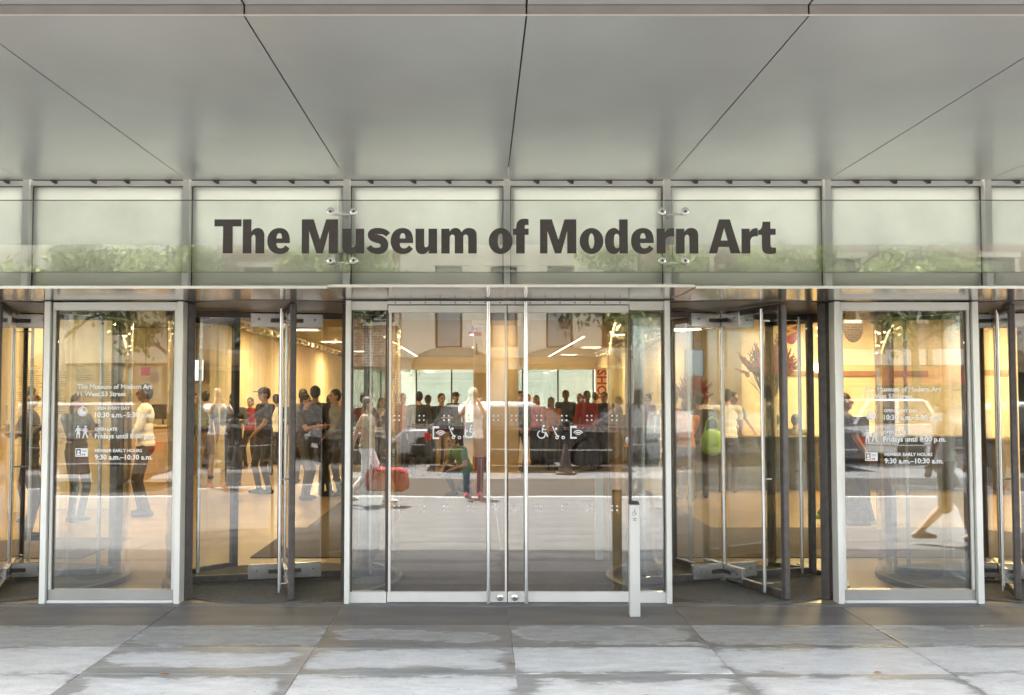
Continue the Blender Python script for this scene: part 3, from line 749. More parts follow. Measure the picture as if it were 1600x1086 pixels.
struct(MB().box(-18, 18, .41, 2.155, CEIL - .5, CEIL - .3), 'lobby_ceiling', CEILM)
# cream wall of upright boards along the left of the passage
wl = setting('board_wall')
struct(MB().box(-5.95, -5.82, 14, 34, 0, CEIL - .004), 'wall_core', CREAM, wl)
bm_ = None
for k in range(42):
    if bm_ is None:
        pr = [(-.0, 0), (0, .46)] + [(.05 + .055 * math.sin(math.pi * q / 8), .46 - .46 * q / 8) for q in range(9)]
        b = MB(); b.prism([(x, y) for x, y in pr], .0, CEIL - .01, 'z'); o = b.build('wall_board', CREAM, wl, smooth=True); bm_ = o.data
    else: o = link('wall_board', bm_, wl)
    o.location = (-5.819, 14.05 + k * .472, 0)
struct(MB().box(-18, -5.83, 15.5, 15.7, 0, CEIL - .004), 'back_wall', CREAM)
struct(MB().box(-18.2, -18.0, 0, 34, 0, CEIL), 'end_wall', CREAM)
struct(MB().box(18.0, 18.2, 0, 34, 0, CEIL), 'end_wall', CREAM)
struct(MB().box(4.75, 4.95, 13.5, 34, 0, CEIL - .004), 'passage_wall', CREAM)
struct(MB().box(5.05, 18, 12.2, 12.4, 0, CEIL - .004), 'desk_wall', CREAM)
struct(MB().box(4.28, 5.045, 11.4, 12.5, 0, CEIL - .006), 'pillar', mat('grey_plaster', (.42, .36, .27), .7, 0, .05, 1))
rail = MB().box(6.0, 9.0, 12.165, 12.199, 2.05, 2.16).build('wall_rail', mat('brown_rail', (.30, .20, .11), .5, 0, .1, 5)); tag(rail, 'brown rail running along the cream wall above the reception desk', 'wall rail')
wl_t = thing('wall_lettering', 'short line of small dark lettering high on the cream wall by the flowers', 'lettering', (5.42, 12.198, 2.50))
stand_up(text_mesh('The Museum of Modern Art', .0008, .012), .62, 0, 0, -.0005, wl_t, 'text_line', pm)
# columns of printed names on the end wall at far left: illegible lines of type
nm = thing('name_list', 'columns of small illegible printed lines on the far left lobby wall', 'wall text', (0, 0, 0))
struct(MB().box(-9.2, -5.4, 6.8, 6.95, 0, CEIL - .004), 'list_wall', CREAM)
for c in range(4):
    b = MB(); x0 = -6.75 + c * .36
    for k in range(42):
        b.box(x0, x0 + rnd.uniform(.12, .25), 6.7985, 6.8005, 2.10 - k * .028, 2.108 - k * .028)
    b.build('text_column', pm, nm)['kind'] = 'stuff'

# garden front of glass at the end of the passage
gw = thing('garden_window', 'long window wall at the end of the lobby looking out on a bright garden', 'window wall')
FR = mat('window_frame_dark', (.05, .047, .045), .5, .2, .1, 10)
MB().box(-5.80, 4.74, 33.6, 33.75, .0, .55).build('base_panel', FR, gw)
MB().box(-5.80, 4.74, 33.6, 33.75, 2.72, CEIL - .004).build('head_panel', CREAM, gw)
for k in range(8):
    x = -5.6 + k * 1.46
    MB().box(x - .03, x + .03, 33.6, 33.74, .5505, 2.7195).build('frame_bar', FR, gw)
    if k < 7: MB().box(x + .031, x + 1.429, 33.66, 33.675, .5505, 2.7195).build('pane', glass_mat('tinted_glass', .06, (.52, .54, .51)), gw)
struct(MB().box(-40, 40, 34.35, 62, -.33, -.02), 'garden_paving', mat('garden_marble', (.62, .61, .58), .7, 0, .1, 1))
gwall = thing('garden_wall', 'pale garden wall beyond the lobby window', 'wall', (0, 47, 0))
wall_cells(MB(), -30, 30, -.02, 4.2, 0, .4, []).build('wall_face', mat('pale_garden_wall', (.40, .41, .36), .8, 0, .08, 1), gwall)
MB().box(-30, 30, -.05, .45, 4.2, 4.32).build('coping', CONC, gwall)
# big shop word on the passage wall
sh = thing('shop_sign', 'red upright word SHOP on the cream wall near the lobby window', 'sign', (4.50, 30.0, 2.55))
MB().box(-.21, .22, .0, .06, -1.75, .16).build('sign_board', CREAM, sh)
stand_up(text_mesh('SHOP', .01, .03), 1.25, -.13, .08, -.008, sh, 'lettering', mat('sign_red', (.45, .03, .03), .5, 0, .05), turn=-1)

# ------------------------------------------------------------------ reception desk and what is on it
desk = thing('reception_desk', 'long dark reception desk with a lower wing on the right side of the lobby', 'reception desk', (0, 0, 0))
DK = mat('desk_slate', (.070, .078, .088), .45, 0, .15, 3)
MB().box(3.9, 9.2, 9.7, 9.78, .0, .90).build('front_panel', DK, desk)
MB().box(3.8, 3.895, 9.68, 11.2, .0, .90).build('end_panel', DK, desk)
MB().box(3.75, 9.3, 9.62, 10.2, .905, .945).build('counter_top', mat('desk_top', (.085, .075, .066), .3, 0, .1, 4), desk, bevel=.005)
MB().box(3.95, 9.2, 10.25, 10.9, .70, .735).build('work_top', mat('work_top_wood', (.36, .25, .13), .45, 0, .12, 3, (1, 8, 1)), desk)
MB().box(4.0, 9.2, 9.695, 9.699, .02, .12).build('kick_strip', BRONZE, desk)
GREEN_D = mat('stem_green', (.035, .055, .022), .6, 0, .3, 12)
BLOOM = mat('red_bloom', (.36, .07, .06), .6, 0, .45, 20)
def bouquet(label, x, y, z, s, seed):
    g = random.Random(seed)
    t = thing('flower_vase', label, 'flower vase', (x, y, z), 0, 'tall flower arrangements on the desk')
    MB().lathe([(.10 * s, 0), (.105 * s, .02), (.115 * s, .45 * s), (.12 * s, .56 * s), (.10 * s, .56 * s), (.09 * s, .50 * s)], n=20).build('vase', mat('vase_clay', (.56, .45, .31), .4, 0, .08, 6), t, smooth=True)
    st, bl, lf = MB(), MB(), MB()
    for k in range(95):
        a = g.uniform(0, 2 * math.pi); sp = g.uniform(.05, .50) * s; h = g.uniform(.62, 1.02) * s * (1 - .25 * (sp / (.5 * s)) ** 2)
        p0 = Vector((.05 * s * math.cos(a), .05 * s * math.sin(a), .5 * s)); p2 = Vector((sp * math.cos(a), sp * math.sin(a), .5 * s + h))
        p1 = p0.lerp(p2, .55) + Vector((0, 0, .12 * s))
        st.tube([p0, p1, p2], [.005, .004, .003], 5)
        n = 9
        for q in range(n):
            f = q / (n - 1); c = p0.lerp(p1, .3) if False else (p1.lerp(p2, f))
            r = .027 * s * (1.15 - .75 * f)
            d = Vector((g.uniform(-1, 1), g.uniform(-1, 1), g.uniform(-.3, .8))) * r
            bl.ell(c + d, (r, r, r * 1.3), nu=6, nv=4)
        if k % 2 == 0:
            c = p0.lerp(p1, g.uniform(.3, .8)); d = (p1 - p0).cross(Vector((0, 0, 1))).normalized() * .03 * s
            tip = c + (p1 - p0).normalized() * .24 * s + Vector((g.uniform(-.08, .08), g.uniform(-.08, .08), 0)) * s
            lf.add([c - d * .3, c.lerp(tip, .5) + d, tip, c.lerp(tip, .5) - d, c.lerp(tip, .5) + Vector((0, 0, .006))], [(0, 4, 1), (1, 4, 2), (2, 4, 3), (3, 4, 0), (0, 1, 2, 3)])
    st.build('stems', GREEN_D, t)['kind'] = 'stuff'
    bl.build('blossoms', BLOOM, t, fix=False)['kind'] = 'stuff'
    lf.build('leaves', GREEN_D, t)['kind'] = 'stuff'
bouquet('tall red flower arrangement in a clay vase in the middle of the desk', 5.16, 9.95, .946, 1.2, 3)
bouquet('smaller red flower arrangement at the left end of the desk', 3.98, 10.9, .906, .8, 4)
SCR = mat('lit_screen', (.03, .04, .05), .3, 0, .3, 4, emit=(.35, .45, .5, .12))
for lab, x, y, z0, wd, ht, m in (('flat information screen hung from the ceiling near the desk', 4.05, 11.0, 2.02, .36, .52, SCR),
                               ('bright white lit screen on the lobby wall behind the left revolving door', -6.62, 15.3, 2.0, .36, .50, mat('white_lit_screen', (.8, .8, .78), .4, 0, .02, emit=(1, .97, .9, .45)))):
    t = thing('wall_screen', lab, 'screen', (x, y, z0))
    MB().box(-wd / 2, wd / 2, 0, .05, 0, ht).build('housing', BRONZE, t, bevel=.005)
    MB().box(-wd / 2 + .015, wd / 2 - .015, -.003, -.0005, .015, ht - .015).build('display', m, t)
    MB().cyl((0, .03, ht), (0, .03, CEIL - z0), .012).build('hanger', BRONZE, t)
def hang_banner(label, x, y, z0, wd, m, txt=None, tm=None, turn=0):
    t = thing('hanging_banner', label, 'banner', (x, y, 0))
    r = wd / 2
    me = curve_mesh([[(-r, 3.0 - z0), (r, 3.0 - z0)] + [(q[0], q[1]) for q in arc(0, r * 1.6, r, r * 1.6, 0, -180, 16)]], .012)
    stand_up(me, wd, -r, z0, 0, t, 'cloth', m)
    MB().cyl((-r - .02, 0, 3.02), (r + .02, 0, 3.02), .012).build('rod', BRONZE, t)
    MB().cyl((0, 0, 3.03), (0, 0, CEIL), .006).build('hanger', BRONZE, t)
    if txt: stand_up(text_mesh(txt, .001, .02), wd * .8 if not turn else .62, -wd * .40 if not turn else .07, 2.62 if not turn else z0 + .12, -.0075, t, 'lettering', tm, turn=turn)
hang_banner('narrow red banner with a rounded end hanging over the reception desk', 4.55, 6.6, 2.42, .20, MATS['sign_red'], 'what', mat('yellow_print', (.7, .42, .10), .5, 0, .05), 1)
hang_banner('dark shield shaped banner hanging behind the right text panel', 4.84, 4.9, 2.36, .27, mat('black_cloth', (.05, .04, .036), .8, 0, .2, 20), 'STEINE', WHITEPRINT)
t = thing('red_notice', 'small plain red notice board hanging at the back of the left lobby', 'notice', (-7.7, 15.0, 2.12)); MB().box(-.10, .10, 0, .03, 0, .2).build('board', mat('notice_red', (.55, .02, .05), .5, 0, .05), t); MB().cyl((0, .015, .2), (0, .015, CEIL - 2.12), .005).build('hanger', BRONZE, t)
# serving counter at the back left
ct = thing('wood_counter', 'pale wooden ticket counter at the back left of the lobby', 'counter', (-8.3, 14.2, 0))
WOOD = mat('pale_wood', (.50, .34, .17), .45, 0, .12, 3, (1, 1, 6))
MB().box(-2.2, 2.0, -.3, .3, 0, .98).build('counter_body', WOOD, ct); MB().box(-2.25, 2.05, -.36, .36, .985, 1.03).build('counter_top', CREAM, ct, bevel=.006)
for k in range(3):
    m_ = thing('desk_monitor', ('first', 'second', 'third')[k] + ' dark monitor from the left on the pale ticket counter', 'monitor', (-9.6 + k * 1.3, 14.1, 1.031), 0)
    MB().box(-.1, .1, -.06, .06, 0, .012).build('foot', BRONZE, m_); MB().box(-.02, .02, .0, .02, .0125, .16).build('neck', BRONZE, m_); MB().box(-.24, .24, -.02, -.0005, .12, .44).build('screen', BRONZE, m_, bevel=.004)
for lab, xa, xb in (('long dark ticket counter left of the tan column, behind the standing visitors', -5.2, -.9), ('long dark ticket counter right of the tan column, behind the standing group', 1.2, 4.3)):
    q_ = thing('ticket_counter', lab, 'counter', ((xa + xb) / 2, 16.6, 0)); hw = (xb - xa) / 2
    MB().box(-hw, hw, -.35, .35, .08, 1.16).build('counter_body', DK, q_); MB().box(-hw - .03, hw + .03, -.40, .40, 1.165, 1.20).build('counter_top', MATS['desk_top'], q_, bevel=.006); MB().box(-hw + .03, hw - .03, -.30, .30, .0, .0795).build('plinth', BRONZE, q_)
    for k in range(int(hw * 2 // .8)): MB().box(-hw + .05 + k * .8, -hw + .82 + k * .8, -.366, -.3505, .12, 1.12).build('front_panel', DK, q_)
# boards leaning by the passage: carton display at the right of the meeting stile
ctn = thing('carton', 'tall orange brown carton standing on end inside the glass doors', 'carton', (-.02, 7.6, 0.0), .2)
CARD = mat('carton_board', (.33, .13, .045), .8, 0, .12, 5)
MB().box(-.10, .10, -.10, .10, .001, .72).build('box_body', CARD, ctn, bevel=.003); MB().box(-.012, .012, -.1015, -.1002, .05, .70).build('tape', MATS['carton_board'] if False else mat('carton_tape', (.5, .36, .2), .4, 0, .1), ctn)
# dark low display behind the right panel
bx = thing('dark_plinth', 'dark upright plinth behind the right text panel', 'plinth', (4.86, 5.0, 0)); MB().box(-.15, .15, -.15, .15, 0, 1.36).build('plinth_body', BRONZE, bx, bevel=.006); MB().box(-.17, .17, -.17, .17, 1.3605, 1.40).build('plinth_top', BRONZE, bx, bevel=.006)
colm = thing('tan_column', 'broad tan painted column inside, behind the meeting of the glass doors', 'column', (.30, 12.5, 0))
MB().lathe([(.50, 0), (.50, .12), (.46, .13), (.46, CEIL - .16), (.50, CEIL - .15), (.50, CEIL - .005)], n=36).build('shaft', mat('tan_paint', (.46, .34, .20), .55, 0, .05, 1), colm, smooth=True)

# ------------------------------------------------------------------ lamps of the lobby (lit ones, one of them added)
LAMPW = mat('lamp_diffuser', (.9, .85, .75), .5, 0, .01, emit=(1, .80, .52, 1.4))
LAMP_K = .39
WARM = (1, .72, .34)
def area(name, parent, loc, sx, sy, power, rot=(0, 0, 0), col=WARM):
    d = bpy.data.lights.new(name, 'AREA'); d.shape = 'RECTANGLE'; d.size = sx; d.size_y = sy; d.energy = power * LAMP_K; d.color = col
    o = bpy.data.objects.new(name, d); COL.objects.link(o); o.parent = parent; o.location = loc; o.rotation_euler = rot
    return o
fr_me = df_me = None
k = 0
for x, y, pw in [(-11.5, 4.5, 60), (-11.5, 11, 60), (-7.4, 4.4, 45), (-8.2, 11.5, 60), (-3.6, 5.4, 45), (-3.4, 10.5, 50), (.9, 11.2, 25), (4.6, 4.6, 60), (8.8, 5.2, 70), (5.3, 7.6, 55), (-5.4, 2.9, 30), (6.6, 10.4, 95), (10.4, 10.4, 85), (-4.2, 16, 60), (-4.4, 21.5, 75), (-4.4, 28, 75), (0, 18, 45), (0, 25, 45), (3.6, 18, 55), (3.6, 25, 55), (3.4, 31, 50)]:  # lamp in front of the desk added to brighten the flowers
    t = thing('ceiling_lamp', 'square warm lit ceiling lamp recessed over the lobby', 'ceiling lamp', (x, y, CEIL), 0, 'lit ceiling lamps of the lobby')
    if fr_me is None:
        f = MB(); f.box(-.32, .32, -.32, -.28, -.02, -.002); f.box(-.32, .32, .28, .32, -.02, -.002); f.box(-.32, -.28, -.28, .28, -.02, -.002); f.box(.28, .32, -.28, .28, -.02, -.002)
        fr_me = f.build('frame', ALU, t).data; df_me = MB().box(-.279, .279, -.279, .279, -.012, -.002).build('diffuser', LAMPW, t).data
    else: link('frame', fr_me, t); link('diffuser', df_me, t)
    area('lamp_light', t, (0, 0, -.03), .55, .55, pw)
# thin bright slot lights converging into the lobby, and rows of small spots
for lab, x, y0, y1, sp in (('left thin bright slot light running down the lobby ceiling', -2.6, 19, 33, 0), ('right thin bright slot light running down the lobby ceiling', 2.75, 19, 33, 0)):
    t = thing('slot_light', lab, 'ceiling light', (x, 0, CEIL - .012))
    MB().box(-.03, .03, y0, y1, .0, .010).build('diffuser', LAMPW, t); MB().box(-.055, -.031, y0, y1, -.004, .0105).build('slot_edge', ALU, t); MB().box(.031, .055, y0, y1, -.004, .0105).build('slot_edge', ALU, t)
for lab, x, y0, n in (('row of small lit spots beside the board wall', -5.0, 9.0, 22), ('row of small lit spots beside the passage wall', 4.2, 14.0, 18), ('row of small lit spots crossing the left lobby', -7.0, 3.0, 10)):
    t = thing('spot_track', lab, 'spot track', (x, 0, CEIL - .05))
    MB().box(-.02, .02, y0 - .2, y0 + n * .85, .0, .045).build('track', ALU, t)
    for q in range(n):
        s = MB().lathe([(.03, 0), (.04, -.02), (.045, -.09), (.038, -.09)], (0, 0, 0), 10).build('spot', ALU, t); s.location = (0, y0 + q * .85, 0)
        l = MB().lathe([(.036, -.085), (.036, -.088)], (0, 0, 0), 10).build('bulb', mat('bulb_glow', (1, .9, .7), .5, 0, .01, emit=(1, .82, .55, 5)), s)
    area('track_light', t, (0, y0 + n * .42, -.12), .08, n * .8, 60 if x > -6 else 40, (0, R(-25) if x < 0 else R(25), 0))
gl = thing('globe_lamp', 'round glowing wall lamp on the cream wall behind the right text panel', 'wall lamp', (6.75, 12.05, 2.22))
MB().ell((0, 0, 0), (.10, .10, .10)).build('globe', LAMPW, gl, smooth=True); MB().cyl((0, .10, 0), (0, .149, 0), .04).build('wall_mount', STEEL, gl)
# ------------------------------------------------------------------ across the street (seen in the glass)
def leaf_crown(parent, clumps, n, size, m, seed, spread=.42):
    g = np.random.default_rng(seed)
    c = np.array(clumps)[g.integers(0, len(clumps), n)]
    p = c[:, :3] + g.normal(0, spread, (n, 3)) * c[:, 3:4]
    a = g.normal(size=(n, 3)); a /= np.linalg.norm(a, axis=1)[:, None]
    b = np.cross(a, g.normal(size=(n, 3))); b /= np.linalg.norm(b, axis=1)[:, None]
    s = size * g.uniform(.6, 1.3, (n, 1))
    v = np.stack([p - a * s, p + b * s * .55, p + a * s, p - b * s * .55], 1).reshape(-1, 3)
    me = bpy.data.meshes.new('crown'); f = np.arange(n * 4).reshape(-1, 4)
    me.from_pydata(v.tolist(), [], f.tolist()); me.materials.append(m)
    return link('crown', me, parent)
def leaf_mat(name, a, b):
    m, t, out = nodes_of(name)
    ge = N(t, 'ShaderNodeNewGeometry'); r = ramp(t, [(0, a), (1, b)], ge.outputs['Random Per Island'])
    d = N(t, 'ShaderNodeBsdfDiffuse'); tl = N(t, 'ShaderNodeBsdfTranslucent'); mx = N(t, 'ShaderNodeMixShader'); mx.inputs[0].default_value = .55
    t.links.new(r.outputs[0], d.inputs[0]); t.links.new(r.outputs[0], tl.inputs[0])
    t.links.new(d.outputs[0], mx.inputs[1]); t.links.new(tl.outputs[0], mx.inputs[2]); t.links.new(mx.outputs[0], out.inputs[0])
    return m
LEAF = leaf_mat('street_leaves', (.17, .22, .08), (.42, .46, .23))
BARK = mat('tree_bark', (.09, .07, .055), .9, 0, .3, 14, (1, 1, .3), bump=.5)
def tree(label, x, y, h, cr, seed, n=3000, group='trees along the far pavement'):
    g = random.Random(seed)
    t = thing('street_tree', label, 'tree', (x, y, -.02), 0, group)
    tk = MB(); tk.tube([(0, 0, 0), (.03, .02, h * .25), (-.04, .03, h * .5), (.05, 0, h * .85)], [.15, .12, .09, .03], 10)
    cl = []
    for k in range(9):
        a = k * 2.4 + g.uniform(-.3, .3); z0 = h * g.uniform(.36, .6); L = cr * g.uniform(.6, 1.0)
        tip = Vector((L * math.cos(a), L * math.sin(a), z0 + L * g.uniform(.35, .8)))
        tk.tube([(0, 0, z0), tip * .5 + Vector((0, 0, z0 * .5 + .2)), tip], [.06, .04, .015], 6)
        cl += [(*tip, .9), (*(tip * .65 + Vector((0, 0, z0 * .4 + .3))), .8)]
        cl.append((tip.x * .8 + g.uniform(-.5, .5), tip.y * .8 + g.uniform(-.5, .5), tip.z + g.uniform(.3, h * .3), 1.0))
    tk.build('trunk', BARK, t, smooth=True)
    leaf_crown(t, cl, n, .12, LEAF, seed, .30)
for lab, x, y, h, cr, s in (('leafy street tree farthest left along the far pavement', -12.4, -21.7, 8.0, 1.7, 1), ('second leafy street tree from the left, by the van', -9.2, -21.8, 7.8, 1.5, 2), ('leafy street tree in front of the brick building', -4.2, -21.7, 8.2, 1.7, 3),
                            ('leafy street tree right of the stone house windows', 4.6, -21.7, 7.8, 1.6, 5), ('leafy street tree before the white shop front', 8.8, -21.7, 8.0, 1.9, 6), ('leafy street tree farthest right along the far pavement', 12.8, -21.7, 7.9, 1.7, 7)):
    tree(lab, x, y, h, cr, s)
for lab, x, y, h, s in (('garden tree at the left of the lobby window', -4.2, 40, 5.5, 11), ('garden tree at the right of the lobby window', 1.6, 41, 5.8, 12)):
    tree(lab, x, y, h, 2.2, s, 4200, 'trees in the garden beyond the lobby')

BRICK = None
def brick_mat():
    m, t, out = nodes_of('brick_wall'); p = N(t, 'ShaderNodeBsdfPrincipled'); p.inputs['Roughness'].default_value = .85
    tc = N(t, 'ShaderNodeTexCoord'); mp = N(t, 'ShaderNodeMapping'); mp.inputs['Rotation'].default_value = (R(90), 0, 0)
    t.links.new(tc.outputs['Object'], mp.inputs[0])
    b = N(t, 'ShaderNodeTexBrick'); b.inputs['Color1'].default_value = (.27, .12, .08, 1); b.inputs['Color2'].default_value = (.36, .18, .12, 1); b.inputs['Mortar'].default_value = (.45, .40, .34, 1)
    b.inputs['Scale'].default_value = 1; b.inputs['Brick Width'].default_value = .23; b.inputs['Row Height'].default_value = .085; b.inputs['Mortar Size'].default_value = .012
    t.links.new(mp.outputs[0], b.inputs[0]); t.links.new(b.outputs[0], p.inputs[0]); t.links.new(p.outputs[0], out.inputs[0])
    return m
BRICK = brick_mat()
LIME = mat('limestone', (.80, .73, .59), .8, 0, .08, 1.5, bump=.1)
SHADE = mat('window_blind', (.30, .26, .22), .8, 0, .05, 2)
def street_house(name, label, x0, x1, h, m, wins, shop, trim=True):
    """facade facing the museum; wins and shop are openings (x0, x1, z0, z1) in world metres"""
    t = thing(name, label, 'building', (0, -24.2, 0))
    wall_cells(MB(), x0, x1, -.3, h, -.45, 0, wins + shop).build('wall', m, t)
    MB().box(x0, x1, -7, -.455, -.3, h - .4).build('house_body', m, t)
    MB().box(x0 - .03, x1 + .03, -.44, .28, h + .002, h + .28).build('cornice', LIME, t)
    for a, b, c, d in wins:
        f = MB(); f.box(a, b, -.33, -.26, d - .07, d); f.box(a, b, -.33, -.26, c, c + .07); f.box(a, a + .07, -.33, -.26, c + .07, d - .07); f.box(b - .07, b, -.33, -.26, c + .07, d - .07); f.box(a + .07, b - .07, -.32, -.27, (c + d) / 2 - .03, (c + d) / 2 + .03)
        wn = f.build('window', mat('brown_sash', (.16, .09, .055), .5, 0, .1, 6), t)
        MB().box(a + .07, b - .07, -.31, -.30, c + .07, d - .07).build('pane', FARGLASS, wn)
        MB().box(a + .07, b - .07, -.40, -.39, c + (d - c) * .3, d - .07).build('blind', SHADE, wn)
        MB().box(a - .14, b + .14, .002, .10, c - .13, c - .01).build('window_sill', LIME, t)
        for q, r_ in ((a - .15, a - .01), (b + .01, b + .15)): MB().box(q, r_, .002, .06, c, d).build('window_surround', LIME, t)
        MB().box(a - .2, b + .2, .002, .10, d + .01, d + .17).build('lintel', LIME, t)
    for a, b, c, d in shop:
        n = max(1, round((b - a) / 1.1)); sf = MB()
        sf.box(a, b, -.3, -.24, d - .1, d); sf.box(a, b, -.3, -.24, c, c + .35)
        for q in range(n + 1): sf.box(a + (b - a - .06) * q / n, a + (b - a - .06) * q / n + .06, -.3, -.24, c + .35, d - .1)
        s = sf.build('shop_front', FR, t)
        MB().box(a + .01, b - .01, -.28, -.27, c + .35, d - .1).build('pane', FARGLASS, s)
    return t
W2 = [(x, x + .86, 3.2, 5.75) for x in (-1.48, .30, 2.08, 3.86)]
sthouse = street_house('stone_house', 'cream stone house with tall brown windows and tan awnings across the street', -2.55, 5.1, 9.6, LIME, W2 + [(a, b, 6.9, 9.0) for a, b, _, _ in W2], [(-2.1, .2, .05, 2.5), (.75, 4.6, .05, 2.5)])
MB().box(-2.55, 5.1, .003, .14, 2.86, 3.04).build('belt_course', LIME, sthouse)
for k, z in enumerate((4.0, 4.65, 5.3)): MB().box(4.78, 5.08, .003, .03, z, z + .6).build('quoin', LIME, sthouse, bevel=.01)
street_house('brick_house', 'red brick house with a white sill across the street, left of the stone house', -8.2, -2.556, 9.2, BRICK, [(a, a + .9, 4.0, 5.7) for a in (-7.5, -5.6, -3.7)] + [(a, a + .9, 6.8, 8.5) for a in (-7.5, -5.6, -3.7)], [(-7.8, -3.0, .05, 2.6)])
street_house('corner_house', 'pale stone house across the street beyond the van', -20, -8.206, 9.0, LIME, [(a, a + 1.0, 3.6, 5.6) for a in (-18.6, -16.4, -14.2, -12, -9.9)], [(-19, -14.5, .05, 2.7), (-13.5, -9, .05, 2.7)])
shop_h = street_house('shop_house', 'brick shop house with a white fascia board across the street', 5.106, 20, 9.1, BRICK, [(a, a + 1.0, 4.1, 6.0) for a in (6.2, 8.6, 11.0, 13.4, 15.8)], [(5.6, 9.9, .05, 2.3), (10.6, 19, .05, 2.0)])
MB().box(10.4, 14.1, .01, .30, 2.62, 3.12).build('fascia_board', mat('white_fascia', (.80, .79, .75), .5, 0, .04), shop_h)
MB().box(14.3, 19.2, .01, .30, 2.62, 3.12).build('fascia_board', MATS['white_fascia'], shop_h)
MB().box(10.6, 19, .02, .12, 2.05, 2.55).build('red_frieze', mat('frieze_red', (.42, .06, .05), .6, 0, .35, 3, (3, 1, .5)), shop_h)
# awnings
AWN = mat('tan_awning', (.46, .33, .18), .85, 0, .08, 4)
PALE = mat('awning_print', (.62, .55, .42), .7, 0, .03)
def awning(label, x, wd, txt):
    t = thing('shop_awning', label, 'awning', (x, -24.19, 2.48))
    a = MB(); nu, nv = 18, 8; v = []
    for j in range(nv + 1):
        ph = math.pi / 2 * j / nv
        for k in range(nu + 1):
            u = -1 + 2 * k / nu; b = math.sqrt(max(0, 1 - u * u * .98))
            v.append((u * wd / 2, 1.15 * b ** .6 * math.cos(ph), .12 + .62 * b ** .8 * math.sin(ph)))
    f = [(j * (nu + 1) + k, j * (nu + 1) + k + 1, (j + 1) * (nu + 1) + k + 1, (j + 1) * (nu + 1) + k) for j in range(nv) for k in range(nu)]
    o = a.add(v, f).build('canvas', AWN, t, smooth=True); md = o.modifiers.new('thick', 'SOLIDIFY'); md.thickness = .012
    vl = MB(); pts = [v[k] for k in range(nu + 1)]
    for k in range(nu):
        p, q = pts[k], pts[k + 1]; vl.add([(p[0], p[1], .118), (q[0], q[1], .118), (q[0], q[1], -.10), (p[0], p[1], -.10)], [(0, 1, 2, 3)])
    o = vl.build('valance', AWN, t); md = o.modifiers.new('thick', 'SOLIDIFY'); md.thickness = .008
    fr_ = MB()
    for s in (-1, 1): fr_.tube([(s * wd * .45, .02, .5), (s * wd * .42, .45, .12)], .012, 6)
    fr_.build('awning_frame', STEEL, t)
    for q, (s, ww, zz) in enumerate(txt):
        stand_up(text_mesh(s, .002, .004), ww, ww / 2, zz, .0, t, 'lettering', PALE, flip=True)
        l = t.children[-1]; ty = 1.15 * math.cos(math.asin(min(1, (zz - .12) / .62))) + .03
        l.location.y = ty + .02; l.rotation_euler = (R(22 + 28 * (1 - q)), 0, 0)
awning('wide domed tan awning with pale lettering on the stone house', 2.75, 3.1, [('the museum', 1.5, .48), ('store', .62, .28)])
awning('smaller domed tan awning at the left end of the stone house', -.95, 2.5, [])
fs = thing('rent_sign', 'small white sign with red RENT lettering on the stone house wall', 'sign', (-.22, -24.19, 3.42))
MB().box(-.27, .27, .0, .02, 0, .50).build('board', WHITEPRINT, fs)
stand_up(text_mesh('RENT', .002, .03), .44, .22, .13, .022, fs, 'lettering', MATS['sign_red'], flip=True)
stand_up(text_mesh('FOR', .002, .02), .16, .08, .33, .022, fs, 'lettering', MATS['sign_red'], flip=True)
lamp = thing('wall_lamp_arm', 'curved black lamp arm over the smaller awning', 'lamp', (-.15, -24.18, 2.95)); MB().tube([(0, 0, .0), (0, .5, .32), (.0, .9, .30), (0, 1.1, .08)], .02, 8).build('arm', FR, lamp, smooth=True); MB().lathe([(.02, .0), (.10, -.1), (.09, -.1)], (0, 1.1, .08), 12).build('lamp_shade', FR, lamp)

